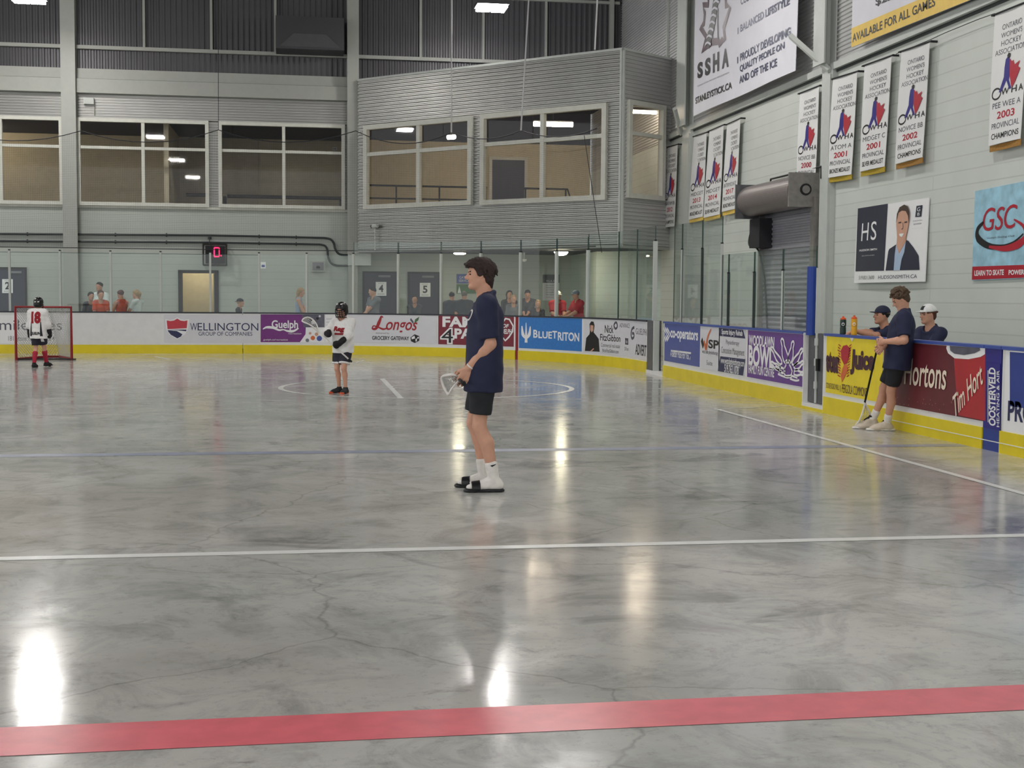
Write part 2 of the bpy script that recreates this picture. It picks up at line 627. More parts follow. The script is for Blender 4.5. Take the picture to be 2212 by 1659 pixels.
class Sign:
    """a flat thing on a wall or on the boards, with its printing as children"""

    def __init__(s, name, label, W, px, off=.012, th=.012, m_='white_print', cat='sign', group=None, nu=None, wave=None, parent=None, uz=False):
        bl, br, tr, tl = px
        s.W, s.off, s.lay = W, off, (.0026 if W is BD else .0035)
        s.c = [np.array(p if uz else W.px(*p), float) for p in (bl, br, tr, tl)]
        if nu is None:
            nu = max(1, int(abs(s.c[1][0] - s.c[0][0]) / .12)) if W is BD else 1
        s.wave = None
        if wave:                                      # the sheet's own facets, so that print lies on them
            nv = max(8, nu // 2)
            tb = np.array([[wave(i / nu, j / nv) for j in range(nv + 1)] for i in range(nu + 1)])

            def s_wave(a, b):
                x, y = min(max(a, 0), 1) * nu, min(max(b, 0), 1) * nv
                i, j = min(int(x), nu - 1), min(int(y), nv - 1)
                x, y = x - i, y - j
                return (tb[i, j] * (1 - x) + tb[i + 1, j] * x) * (1 - y) + (tb[i, j + 1] * (1 - x) + tb[i + 1, j + 1] * x) * y
            s.wave = s_wave
            mb = slab(MB(), W, s.c, off, th, m_, nu, wave=s.wave, nv=nv)
        else:
            mb = slab(MB(), W, s.c, off, th, m_, nu)
        s.root = mb.build(name, parent, label=label, cat=cat, group=group)

    def fr(s, a, b):
        """fraction of the sheet: a from the left, b from the top"""
        bl, br, tr, tl = s.c
        return (tl * (1 - a) + tr * a) * (1 - b) + (bl * (1 - a) + br * a) * b

    def _p(s, p, uv):
        return s.fr(*p) if uv else np.array(s.W.px(*p))

    def _w(s, q, layer):
        o = s.off + s.lay * layer
        if s.wave:
            bl, br = s.c[0], s.c[1]
            a = (q[0] - bl[0]) / (br[0] - bl[0])
            b = (q[1] - bl[1]) / (s.c[3][1] - bl[1])
            o += s.wave(min(max(a, 0), 1), min(max(b, 0), 1))
        return s.W.pos(q[0], q[1], o)

    def _b(s, v, f, m_, name):
        return MB().add(v, f, m_).build(name, s.root)

    def text(s, body, bl, tr, m_='black_print', bold=0.0, shear=0.0, layer=1, br=None, tl=None, uv=False, name='lettering', space=1.0):
        P0, P3 = s._p(bl, uv), s._p(tr, uv)
        P1 = s._p(br, uv) if br else np.array([P3[0], P0[1]])
        P2 = s._p(tl, uv) if tl else np.array([P0[0], P3[1]])
        v, f = text_mesh(body, bold, shear, space)
        return s._b([s._w(P0 + (P1 - P0) * x + (P2 - P0) * y, layer) for x, y in v], f, m_, name)

    def poly(s, pts, m_, layer=1, uv=False, name='emblem', sub=0):
        Q = [s._p(p, uv) for p in pts]
        if sub:                                       # long shapes follow the curve of the boards
            bl, br, tr, tl = Q
            mb = slab(MB(), s.W, [bl, br, tr, tl], s.off + .0035 * layer, .003, m_, sub)
            return mb.build(name, s.root)
        tri = [tuple(t) for t in tessellate_polygon([[Vector((q[0], q[1], 0)) for q in Q]])]
        if s.W is BD or s.wave:                       # follow the curve: halve long edges
            Q, n = list(Q), 0
            while n < 9:
                n += 1
                mid, nt, big = {}, [], False

                def md(i, j):
                    k = (min(i, j), max(i, j))
                    if abs(Q[i][0] - Q[j][0]) < .14:
                        return None
                    if k not in mid:
                        mid[k] = len(Q)
                        Q.append((Q[i] + Q[j]) / 2)
                    return mid[k]
                for a, b, c in tri:
                    e = sorted(((abs(Q[i][0] - Q[j][0]), i, j, k) for i, j, k in ((a, b, c), (b, c, a), (c, a, b))), reverse=True)[0]
                    x = md(e[1], e[2])
                    if x is None:
                        nt.append((a, b, c))
                    else:
                        big = True
                        nt += [(e[1], x, e[3]), (x, e[2], e[3])]
                tri = nt
                if not big:
                    break
        return s._b([s._w(q, layer) for q in Q], tri, m_, name)

    def stroke(s, pts, width, m_, layer=1, uv=False, name='emblem', smooth=True, closed=False):
        Q = [s._p(p, uv) for p in pts]
        if smooth and len(Q) > 2:
            Q = catmull(Q, 6, closed)
        k = len(Q)
        wd = width if hasattr(width, '__len__') else [width] * k
        if len(wd) != k:
            wd = np.interp(np.linspace(0, 1, k), np.linspace(0, 1, len(wd)), wd)
        v, f = [], []
        for i in range(k):
            a = Q[(i - 1) % k] if (closed or i) else Q[i]
            b = Q[(i + 1) % k] if (closed or i < k - 1) else Q[i]
            t = b - a
            t = t / (np.linalg.norm(t) + 1e-9)
            n = np.array([-t[1], t[0]])
            v += [s._w(Q[i] - n * wd[i] / 2, layer), s._w(Q[i] + n * wd[i] / 2, layer)]
        for i in range(k if closed else k - 1):
            j = (i + 1) % k
            f.append((2 * i, 2 * j, 2 * j + 1, 2 * i + 1))
        return s._b(v, f, m_, name)


def ribs(mb, W, u0, z0, u1, z1, m_, period=.076, depth=.022, vertical=False, off=0.0):
    """profiled metal sheet"""
    prof = [(0, 0), (.18, 0), (.36, 1), (.64, 1), (.82, 0)]
    pts = []
    n = int(math.ceil(((u1 - u0) if vertical else (z1 - z0)) / period)) + 1
    lo = u0 if vertical else z0
    hi = u1 if vertical else z1
    k0 = math.floor(lo / period)
    for k in range(n + 1):
        for a, d in prof:
            q = (k0 + k + a) * period
            if lo < q < hi:
                pts.append((q, d * depth))
    pts = [(lo, 0)] + pts + [(hi, 0)]
    v, f = [], []
    for q, d in pts:
        if vertical:
            v += [W.pos(q, z0, off + d), W.pos(q, z1, off + d)]
        else:
            v += [W.pos(u1, q, off + d), W.pos(u0, q, off + d)]
    for i in range(len(pts) - 1):
        f.append((2 * i, 2 * i + 2, 2 * i + 3, 2 * i + 1))
    return mb.add(v, f, m_)


def holed(u0, z0, u1, z1, holes):
    """cells of a rectangle left around rectangular holes (u0,z0,u1,z1)"""
    us = sorted({u0, u1, *[min(max(h[i], u0), u1) for h in holes for i in (0, 2)]})
    zs = sorted({z0, z1, *[min(max(h[i], z0), z1) for h in holes for i in (1, 3)]})
    out = []
    for j in range(len(zs) - 1):
        run = None
        for i in range(len(us) - 1):
            uc, zc = (us[i] + us[i + 1]) / 2, (zs[j] + zs[j + 1]) / 2
            if any(h[0] < uc < h[2] and h[1] < zc < h[3] for h in holes):
                if run:
                    out.append(run)
                run = None
            elif run:
                run = (run[0], run[1], us[i + 1], run[3])
            else:
                run = (us[i], zs[j], us[i + 1], zs[j + 1])
        if run:
            out.append(run)
    return out


def wbox(mb, W, u0, z0, u1, z1, o0, o1, m_):
    """box standing off a wall from offset o0 (back) to o1 (front)"""
    return mb.hexa([W.pos(u0, z0, o1), W.pos(u1, z0, o1), W.pos(u1, z0, o0), W.pos(u0, z0, o0),
                    W.pos(u0, z1, o1), W.pos(u1, z1, o1), W.pos(u1, z1, o0), W.pos(u0, z1, o0)], m_)

# ================================================================== SETTING
KS = 'structure'
floor_o = MB().box((-30, -10, -.15), (12, 46, 0), 'floor').build('floor', kind=KS)
MB().box((-30, -24, 10.9), (12, 46, 11.0), 'clad_dark').build('ceiling', kind=KS)


def floor_line(pts, wd, m_='line_white', closed=False, label=None, z=.002):
    Q = [np.array(p[:2], float) for p in pts]
    k = len(Q)
    v, f = [], []
    for i in range(k):
        a = Q[(i - 1) % k] if (closed or i) else Q[i]
        b = Q[(i + 1) % k] if (closed or i < k - 1) else Q[i]
        t = (b - a) / (np.linalg.norm(b - a) + 1e-9)
        n = np.array([-t[1], t[0]])
        v += [(*(Q[i] + n * wd / 2), z), (*(Q[i] - n * wd / 2), z)]
    for i in range(k if closed else k - 1):
        j = (i + 1) % k
        f.append((2 * i, 2 * i + 1, 2 * j + 1, 2 * j))
    return MB().add(v, f, m_).build('painted_line', floor_o, label=label)


def worn(name, rgb, hole=.35, rough=.25, light=(0, 0, 0)):
    """painted floor stripe with scuffs"""
    C(name, rgb, rough=rough, var=.10, scale=14)


C('line_red', (218, 108, 118), rough=.28, var=.09, scale=9)
floor_line([(-16, 4.69), (RX - .02, 4.69)], .305, 'line_red', label='wide red centre line')
floor_line([(-16, 7.985), (RX - .02, 7.985)], .105, label='white line across the floor')
floor_line([(-16, 13.07), (RX - .02, 13.09)], .22, 'line_blue', label='faint blue line', z=.0015)
floor_line([(5.71, -2), (5.71, 17.68)], .08, z=.003, label='white line beside the players bench')
floor_line([(5.71, 17.66), (RX - .02, 18.1)], .04, z=.0025)
cc = np.array([2.09, 22.25])
ringp = lambda c, r, n=64, a0=0, a1=2 * math.pi: [(c[0] + r * math.cos(a0 + (a1 - a0) * i / n), c[1] + r * math.sin(a0 + (a1 - a0) * i / n)) for i in range(n + (a1 - a0 < 6.28))]
floor_line(ringp(cc, 2.45), .085, closed=True, label='white face-off circle')
floor_line([(cc[0] - .62, cc[1] - 2.37), (cc[0] - .62, cc[1] + 2.37)], .09, z=.0025)
floor_line([(cc[0] + .62, cc[1] - 2.37), (cc[0] + .62, cc[1] + 2.37)], .09, z=.0025)
floor_line(ringp(cc, .62), .05, closed=True, z=.003)
floor_line([G(560, 807), G(610, 804), G(660, 800), G(700, 796), G(740, 791), G(768, 785), G(786, 778.5), G(776, 776.8), G(745, 776)], .05)
floor_line([G(335, 770.5), G(366, 776)], .06)

# ---- end wall: block below, windows, profiled metal above
E = lambda x, y: EW.px(x, y)
zs0, zs1 = E(300, 445.5)[1], E(300, 258)[1]          # window sill and head
zb0, zb1, zb2 = E(300, 206)[1], E(300, 176)[1], E(300, 153)[1]
zg = E(380, 110)[1]
uL = 0
u_box = 31.55                                        # the glazed corner room starts here
wins = [(E(-142, 400)[0], E(138, 400)[0]), (E(168, 400)[0], E(452, 400)[0]), (E(472.5, 400)[0], E(745, 400)[0])]
d_tan = (E(387, 640)[0], 0.0, E(471, 640)[0], E(430, 585)[1])
mb = MB()
for r in holed(0, 0, 39.5, zs0, [d_tan, (u_box + .15, 2.9, 39.5, 9)]):
    wbox(mb, EW, r[0], r[1], r[2], r[3], -.2, 0, 'block_end')
wall_back = mb.build('wall_back', kind=KS)
mb = MB()
for r in holed(0, zs0, u_box + .1, zb0 + .1, [(a, zs0, b, zs1) for a, b in wins]):
    ribs(mb, EW, r[0], r[1], r[2], r[3], 'galv', period=.076)
mb.build('metal_cladding', wall_back, label='grey ribbed cladding around the upper windows')
mb = MB()
for r in holed(0, zb0, 39.5, 10.95, []):
    ribs(mb, EW, r[0], r[1], r[2], r[3], 'clad_dark', period=.157, vertical=True)
mb.build('metal_cladding', wall_back, label='dark vertical metal cladding high on the wall')

n_trim = [0]


def trim(mb, parent=None):
    n_trim[0] += 1
    return mb.build('trim_%d' % n_trim[0], parent, kind=KS)


# horizontal steel beam with its upper flange strip
trim(wbox(MB(), EW, 0, zb0, u_box, zb1, .02, .22, 'steel_paint'))
trim(wbox(MB(), EW, 0, zb1 + .02, u_box, zb2, .02, .12, 'steel_paint'))
# girts and thin uprights of the upper wall
trim(wbox(MB(), EW, 0, zg - .05, 39.5, zg + .05, .02, .14, 'steel_paint'))
z_top2 = E(1200, 3)[1]
for x in (312, 457, 595, 908, 1043, 1178):
    u = E(x, 100)[0]
    trim(wbox(MB(), EW, u - .035, zg, u + .035, 10.9, .02, .12, 'steel_paint'))
u = E(1319, 50)[0]
trim(wbox(MB(), EW, u - .06, zb2, u + .06, 10.9, .02, .2, 'steel_paint'))
trim(wbox(MB(), EW, u_box + .3, z_top2 - .04, 39.4, z_top2 + .04, .02, .14, 'steel_paint'))
# the block wall's sill band
trim(wbox(MB(), EW, 0, zs0 - .07, u_box, zs0, 0, .06, 'frame_cream'))


def column(name_px, W, u0, u1, z0, z1, o0, o1, m_='steel_pale'):
    """wide-flange steel post: two flanges and a web"""
    mb = MB()
    wbox(mb, W, u0, z0, u1, z1, o1 - .03, o1, m_)
    wbox(mb, W, u0, z0, u1, z1, o0, o0 + .03, m_)
    c = (u0 + u1) / 2
    wbox(mb, W, c - .02, z0, c + .02, z1, o0 + .03, o1 - .03, m_)
    return trim(mb)


column('', EW, E(137, 250)[0], E(170, 250)[0] - .02, 0, 10.9, .01, .36, 'steel_paint')
column('', EW, E(749, 250)[0], E(776, 250)[0] - .03, 2.75, 10.9, .01, .5, 'steel_paint')
column('', EW, E(749, 250)[0] + .03, E(776, 250)[0] - .06, 0, 2.6, .01, .3, 'steel_paint')
wbox(mb := MB(), EW, E(751, 560)[0], E(780, 574)[1], E(800, 560)[0], E(780, 548)[1], .02, .42, 'steel_pale')
trim(mb)

# ---- windows of the upper storey
n_win = [0]


def window(W, u0, z0, u1, z1, mull, trans, fw=.1, off=.03, depth=.09, m_='frame_cream'):
    n_win[0] += 1
    mb = MB()
    o1 = off + depth
    for a in ((u0, z0, u1, z0 + fw), (u0, z1 - fw, u1, z1), (u0, z0 + fw, u0 + fw, z1 - fw), (u1 - fw, z0 + fw, u1, z1 - fw)):
        wbox(mb, W, *a, off - .06, o1, m_)
    for q in mull:
        wbox(mb, W, q - fw * .45, z0 + fw, q + fw * .45, z1 - fw, off - .06, o1 - .02, m_)
    cuts = [u0 + fw] + [s for q in mull for s in (q - fw * .45, q + fw * .45)] + [u1 - fw]
    for i in range(0, len(cuts), 2):
        wbox(mb, W, cuts[i], trans - fw * .4, cuts[i + 1], trans + fw * .4, off - .06, o1 - .03, m_)
    o = mb.build('window_%d' % n_win[0], kind=KS)
    g = MB()
    g.add([W.pos(u0 + fw / 2, z0 + fw / 2, off - .02), W.pos(u1 - fw / 2, z0 + fw / 2, off - .02),
           W.pos(u1 - fw / 2, z1 - fw / 2, off - .02), W.pos(u0 + fw / 2, z1 - fw / 2, off - .02)], [(0, 1, 2, 3)], 'window_glass')
    g.build('glass_pane', o)
    return o


zt = E(300, 321)[1]
for (a, b), mx in zip(wins, (3, 310, 613)):
    window(EW, a, zs0, b, zs1, [E(mx, 350)[0]], zt)

# rooms behind those windows
RB = 43.2
zc = E(250, 285)[1] + (RB - EY) * .09
wr = MB().box((-30, RB, 3.2), (1.7, RB + .1, 7.6), 'room_beige')
wr = wr.build('wall_upstairs', kind=KS)
MB().box((-30, EY + .12, 3.1), (1.7, RB, 3.2), 'room_pale').build('floor_upstairs', kind=KS)
MB().box((-30, EY + .12, zc), (1.6, RB, zc + .08), 'room_dark').build('ceiling_upstairs', kind=KS)
px_part = [E(322, 350)[0] - 30 + .35]
MB().box((px_part[0], EY + .6, 3.2), (px_part[0] + .14, RB, zc), 'room_beige').build('wall_partition', kind=KS)
MB().box((px_part[0] + .14, RB - .06, 3.2), (px_part[0] + 2.6, RB - .01, zc), 'room_pale').build('wall_partition_back', kind=KS)


def rail(name, pts, posts, r, label, parent=None):
    mb = MB()
    for p in pts:
        mb.tube(p, r, 'black', 6)
    for p in posts:
        mb.tube(p, r, 'black', 6)
    return mb.build(name, parent, label=label, cat='handrail')


yr = EY + .35
rail('handrail', [[(E(392, 440)[0] - 30 + .1, yr, 4.42), (E(448, 440)[0] - 30, yr, 4.42)]], [[(E(446, 440)[0] - 30, yr, 3.2), (E(446, 440)[0] - 30, yr, 4.42)]], .05, 'black rail along the sill behind the second upper window')
rail('handrail', [[(E(482, 440)[0] - 30 + .1, yr, 4.40), (E(740, 440)[0] - 30, yr, 4.40)]], [[(E(x, 440)[0] - 30, yr, 3.2), (E(x, 440)[0] - 30, yr, 4.4)] for x in (484, 612, 738)], .05, 'black rail along the sill behind the window beside the ribbed corner room')


def tube_lamp(c, L, dx, label, m_='tube', r=.05, cat='lamp', hang=.35):
    a, b = np.array(c) - np.array(dx) * L / 2, np.array(c) + np.array(dx) * L / 2
    root = MB().tube([a + (0, 0, .07), b + (0, 0, .07)], .045, 'light_housing', 6).build('fluorescent_lamp', label=label, cat=cat)
    MB().tube([a, b], r, m_, 8).build('tube', root)
    MB().tube([np.array(c) + (0, 0, .09), np.array(c) + (0, 0, .09 + hang)], .01, 'light_housing', 5).build('hanger', root)
    return root


def at_y(x, y, Y):
    d = ray(x, y)
    return CAM + d * (Y / d[1])


tube_lamp(at_y(267, 275, 41.6), .75, (.6, -.8, 0), 'warm lamp behind the second upper window, top of its left pane', hang=.12)
tube_lamp(at_y(660, 286, 41.8), .5, (.3, -.95, 0), 'warm lamp glowing behind the window beside the ribbed corner room', hang=.12)
tube_lamp(at_y(-60, 278, 41.6), .75, (.6, -.8, 0), 'warm lamp behind the leftmost upper window, out of the picture', hang=.12)

# ---- ground-floor doors on the end wall
n_door = [0]


def dark_door(x0, x1, ytop, digit=None, dx=None, where=''):
    n_door[0] += 1
    u0, u1, z1 = E(x0, 640)[0], E(x1, 640)[0], E((x0 + x1) / 2, ytop)[1]
    mb = MB()
    wbox(mb, EW, u0, 0, u1, z1, 0, .04, 'door_dark')
    for a in ((u0 - .05, 0, u0, z1 + .05), (u1, 0, u1 + .05, z1 + .05), (u0, z1, u1, z1 + .05)):
        wbox(mb, EW, *a, 0, .06, 'black')
    o = mb.build('door_%d' % n_door[0], kind=KS)
    uc = (u0 + u1) / 2
    mb = MB()
    wbox(mb, EW, uc - .05, z1 - .12, uc + .3, z1 - .06, .04, .08, 'grey_print')
    mb.build('door_closer', o)
    if digit:
        cx, cy = dx
        s = Sign('number_sign', 'white numbered sheet on the dark door ' + where, EW,
                 [(cx - 11.5, cy + 15), (cx + 11.5, cy + 15), (cx + 11.5, cy - 15), (cx - 11.5, cy - 15)], off=.05, th=.008)
        s.text(digit, (cx - 5, cy + 7), (cx + 5, cy - 9), 'black_print', bold=.03)
        s.text('ROOM', (cx - 7, cy + 12.5), (cx + 7, cy + 10), 'mid_print')
        s.text('NOTICE', (cx - 6, cy - 11), (cx + 6, cy - 13), 'grey_print')
    return o


dark_door(-6, 55, 581, '2', (17, 618), 'behind the goal at the left edge')
dark_door(787, 855, 590, '4', (823, 624), 'behind the bearded man in grey')
dark_door(884, 946, 591, '5', (918, 626), 'right of the bearded man, nobody standing before it')
dark_door(1256, 1286, 597)
# open door into a lit beige room
n_door[0] += 1
u0, _, u1, z1 = d_tan
mb = MB()
for a in ((u0 - .02, 0, u0 + .09, z1), (u1 - .09, 0, u1 + .02, z1), (u0 - .02, z1 - .07, u1 + .02, z1 + .02)):
    wbox(mb, EW, *a, -.2, .05, 'black')
do = mb.build('door_%d' % n_door[0], kind=KS)
mb = MB()
wbox(mb, EW, u1 - .13, .02, u1 - .08, z1 - .08, -1.05, -.16, 'steel_gate')
mb.build('door_leaf', do)
mb = MB().box((u0 - 30 - .6, EY + 1.6, 0), (u1 - 30 + .6, EY + 1.7, 2.8), 'room_beige')
mb.box((u0 - 30 - .7, EY + .21, 0), (u0 - 30 - .6, EY + 1.7, 2.8), 'room_beige').box((u1 - 30 + .6, EY + .21, 0), (u1 - 30 + .7, EY + 1.7, 2.8), 'room_beige')
mb.box((u0 - 30 - .7, EY + .21, 2.8), (u1 - 30 + .7, EY + 1.7, 2.9), 'room_pale')
mb.build('wall_beige_room', kind=KS)
tube_lamp(((u0 + u1) / 2 - 30, EY + .75, 2.6), .9, (1, 0, 0), 'tube lamp over the open beige doorway, hidden above its head', r=.022, hang=.12)

# ---- glazed corner room clad in ribbed metal
PA, PB_, PC_ = (1.62, 38.62), (7.90, 32.46), (WX, 33.66)
B1, B2 = Wall(PA, PB_), Wall(PB_, PC_)
L1, L2 = np.linalg.norm(B1.B - B1.A), np.linalg.norm(B2.B - B2.A)
zf, zr = 2.86, 7.68


def wrect(W, bl, tr):
    a, b = W.px(*bl), W.px(*tr)
    return (a[0], a[1], b[0], b[1])


WA = (B1.px(790, 453)[0], 3.95, B1.px(1022.6, 443)[0], 6.42)
WB = (B1.px(1041, 443)[0], 3.95, B1.px(1312, 433)[0], 6.46)
WC = (B2.px(1350.4, 431)[0], 4.0, B2.px(1429, 431)[0], 6.55)
for Wn, nm in ((WA, 0), (WB, 1)):
    pass
zA0 = (B1.px(790, 453)[1] + B1.px(1022, 443)[1]) / 2
zA1 = (B1.px(790, 272)[1] + B1.px(1022, 250.6)[1]) / 2
zB0 = (B1.px(1041, 443)[1] + B1.px(1312, 433)[1]) / 2
zB1 = (B1.px(1041, 249)[1] + B1.px(1312, 222)[1]) / 2
zC0, zC1 = B2.px(1390, 431)[1], B2.px(1390, 222)[1]
WA, WB, WC = (WA[0], zA0, WA[2], zA1), (WB[0], zB0, WB[2], zB1), (WC[0], zC0, WC[2], zC1)
mb = MB()
for r in holed(0, zf, L1, zr, [WA, WB]):
    ribs(mb, B1, r[0], r[1], r[2], r[3], 'galv', period=.097, depth=.03)
for r in holed(0, zf, L2, zr, [WC]):
    ribs(mb, B2, r[0], r[1], r[2], r[3], 'galv_side', period=.097, depth=.03)
for W, Lx, hs in ((B1, L1, [WA, WB]), (B2, L2, [WC])):      # lining sheet behind the profile
    for r in holed(0, zf, Lx, zr, hs):
        wbox(mb, W, *r, -.14, -.02, 'room_pale')
wall_corner = mb.build('wall_corner', kind=KS)
mb = MB()                                                  # corner post, top flashing, drip edge
wbox(mb, B1, L1 - .05, zf - .03, L1 + .0, zr + .05, .0, .05, 'steel_pale')
wbox(mb, B2, .0, zf - .03, .05, zr + .05, .0, .05, 'steel_pale')
wbox(mb, B1, 0, zr, L1, zr + .06, -.14, .045, 'steel_pale')
wbox(mb, B2, 0, zr, L2, zr + .06, -.14, .045, 'steel_pale')
wbox(mb, B1, 0, zf - .07, L1, zf, -.14, .04, 'steel_paint')
wbox(mb, B2, 0, zf - .07, L2, zf, -.14, .04, 'steel_paint')
mb.build('corner_flashing', wall_corner)
poly = [PA, PB_, PC_, (WX, RB), (PA[0], RB)]


def plate(name, z0, z1, m_, kind=KS, pts=poly):
    k = len(pts)
    v = [(p[0], p[1], z0) for p in pts] + [(p[0], p[1], z1) for p in pts]
    f = [tuple(range(k - 1, -1, -1)), tuple(range(k, 2 * k))] + [(i, (i + 1) % k, k + (i + 1) % k, k + i) for i in range(k)]
    return MB().add(v, f, m_).build(name, kind=kind)


inset = [(PA[0] + .12, PA[1] + .12), (PB_[0] - .02, PB_[1] + .18), (PC_[0] - .02, PC_[1] + .12), (WX - .02, RB), (PA[0] + .12, RB)]
plate('floor_corner', zf + .02, zf + .2, 'room_pale', pts=inset)
plate('ceiling_lobby', zf - .06, zf, 'room_dark', pts=[(p[0], p[1] + .16) if i < 3 else p for i, p in enumerate(inset)][:3] + [(WX - .02, EY - .01), (PA[0] + .12, EY - .01)])
plate('ceiling_corner', zr - .1, zr - .04, 'room_dark', pts=inset)
zlt = E(900, 306)[1] + (RB - EY) * .12
MB().box((1.7, RB, zf + .2), (9.45, RB + .1, zlt), 'room_beige').build('wall_corner_inside', kind=KS)
MB().box((1.7, RB, zlt), (9.45, RB + .1, zr - .1), 'room_dark').build('trim_bulkhead', kind=KS)
MB().box((1.62, 38.9, zf + .2), (1.7, RB, zr - .1), 'room_pale').build('wall_corner_left', kind=KS)
n_win[0] = 3
window(B1, *WA, [B1.px(907, 400)[0]], (B1.px(802, 334)[1] + B1.px(1019, 317.5)[1]) / 2, fw=.13)
window(B1, *WB, [B1.px(1174, 400)[0]], (B1.px(1051, 312.4)[1] + B1.px(1308, 294)[1]) / 2, fw=.13)
window(B2, *WC, [], B2.px(1390, 292)[1], fw=.12)
# dark door, handrail and lamps inside
n_door[0] += 1
a, b = at_y(1063, 345, RB - .03), at_y(1133, 345, RB - .03)
mb = MB().box((a[0], RB - .06, zf + .2), (b[0], RB, a[2]), 'door_dark')
mb.box((a[0] - .1, RB - .08, zf + .2), (a[0], RB, a[2] + .1), 'frame_cream').box((b[0], RB - .08, zf + .2), (b[0] + .1, RB, a[2] + .1), 'frame_cream')
mb.box((a[0], RB - .08, a[2]), (b[0], RB, a[2] + .1), 'frame_cream')
mb.build('door_%d' % n_door[0], kind=KS)
Yr = 41.0
P = lambda x, y: at_y(x, y, Yr)
p0, p1 = P(790, 400), P(1052, 406)
q0, q1 = P(1132, 409), P(1226, 408)
zrail, zlow = p0[2], P(805, 428)[2]
rl = MB()
rl.tube([(p0[0], Yr, zrail), (p1[0], Yr, zrail)], .03, 'black', 6).tube([(p0[0], Yr, zlow), (p1[0], Yr, zlow)], .025, 'black', 6)
rl.tube([(q0[0], Yr, zrail), (q1[0], Yr, zrail), (q1[0] + .3, Yr, zrail - .9)], .03, 'black', 6)
for x in (856, 949, 1050, 1135, 1222):
    X = P(x, 420)[0]
    rl.tube([(X, Yr, zf + .2), (X, Yr, zrail)], .025, 'black', 6)
rl.build('handrail', label='black two-bar handrail inside the glazed ribbed corner room', cat='handrail')
tube_lamp(at_y(1195, 268, 38.3), 1.15, (1, -.05, 0), 'long glowing tube lamp behind the wide corner-room window', r=.075, hang=.7)
tube_lamp(at_y(1389, 242, 34.6), .75, (1, .1, 0), 'glowing tube lamp behind the narrow window at the right of the corner room', r=.045, hang=.9)
tube_lamp(at_y(975, 296, 40.0), .3, (.6, -.6, 0), 'small bright lamp behind the left corner-room window', r=.07, hang=1.25)
# lobby: short return wall at the right, soffit lamp
mb = MB()
k0, k1 = (8.02, 35.7), (WX, 34.4)
mb.hexa([(k0[0], k0[1], 0), (k1[0], k1[1], 0), (k1[0], EY, 0), (k0[0], EY, 0), (k0[0], k0[1], zf - .06), (k1[0], k1[1], zf - .06), (k1[0], EY, zf - .06), (k0[0], EY, zf - .06)], 'block_corner')
mb.build('wall_lobby', kind=KS)
lc = G(1212, 549, zf - .16)
root = MB().lathe((lc[0], lc[1], zf - .1), [(.2, 0), (.22, .03), (.2, .04)], 'light_housing').build('ceiling_lamp', label='bright round lamp under the corner room, over the spectators', cat='lamp')
MB().lathe((lc[0], lc[1], zf - .2), [(.05, 0), (.15, .03), (.19, .09), (.19, .1)], 'soffit_lamp').build('diffuser', root)
lc2 = (4.4, 37.2)
root = MB().lathe((lc2[0], lc2[1], zf - .1), [(.2, 0), (.22, .03), (.2, .04)], 'light_housing').build('ceiling_lamp', label='round lamp under the corner room above doors 4 and 5', cat='lamp')
MB().lathe((lc2[0], lc2[1], zf - .14), [(.12, 0), (.17, .02), (.17, .04)], 'soffit_lamp').build('diffuser', root)

# ---- right wall: painted block below, ledge, profiled metal above
zl = RW.px(1807, 149)[1]
wbox(mb := MB(), RW, 0, 0, 52, zl, -.2, 0, 'block_right')
wall_right = mb.build('wall_right', kind=KS)
ribs(mb := MB(), RW, 0, zl, 52, 10.9, 'galv_side', period=.076)
mb.build('metal_cladding', wall_right, label='horizontal ribbed metal above the block wall')
wbox(mb := MB(), RW, 11.4, zl - .02, 52, zl + .1, 0, .1, 'steel_pale')
wbox(mb, RW, 11.4, zl - .06, 52, zl - .02, 0, .03, 'pipe_dark')
trim(mb)
for x0, x1 in ((1484, 1503), (1786, 1810)):
    a, b = RW.px(x0, 100)[0], RW.px(x1, 100)[0]
    column('', RW, a, b, zl + .1, 10.9, .02, .26)
    a, b = RW.px(x0 - 2, 300)[0], RW.px(x1 - 3, 300)[0]
    wbox(mb := MB(), RW, a, 0, b, zl - .02, 0, .1, 'steel_pale')
    wbox(mb, RW, b - .1, 0, b - .02, zl - .1, .1, .14, 'steel_pale')
    trim(mb)
for p, q in (((1763, 80), (1806, 153)), ((1500, 236), (1481, 290))):
    a, b = RW.px(*p), RW.px(*q)
    A_, B_ = RW.pos(a[0], a[1], .5), RW.pos(b[0], b[1], .12)
    trim(MB().tube([A_, B_], .06, 'steel_pale', 4))
a = RW.px(1446, 100)
trim(wbox(MB(), RW, a[0] - .03, zl, a[0] + .03, 10.9, .02, .08, 'steel_pale'))

# ---- high-bay lamps hanging in three rows
for rx, lz in ((-18.9, 8.9), (-6.8, 8.93), (5.0, 9.2)):
    for ry in (35.3, 24.5, 13.7, 2.9, -7.9):
        if rx == 5.0 and ry == 35.3:
            lb = 'bright twin high-bay lamp hanging above the glazed corner room'
        elif rx == -6.8 and ry == 35.3:
            lb = 'bright twin high-bay lamp at the top left, beside the steel post'
        else:
            lb = 'twin high-bay lamp under the roof, out of the picture, mirrored in glass and floor'
        c = np.array([rx, ry, lz])
        root = empty('high_bay_lamp', c + (0, 0, -.02), lb, 'lamp', 'high-bay lamps in rows')
        MB().box(c + (-.42, -.36, .03), c + (.42, .36, .12), 'light_housing').box(c + (-.1, -.1, .12), c + (.1, .1, .26), 'light_housing').build('housing', root)
        MB().tube([c + (0, 0, .26), (rx, ry, 10.9)], .015, 'light_housing', 5).build('hanger', root)
        for sx in (-1, 1):
            d = c + (sx * .2, 0, 0)
            MB().box(d + (-.18, -.33, -.05), d + (.18, .33, .03), 'lamp').build('lens', root)

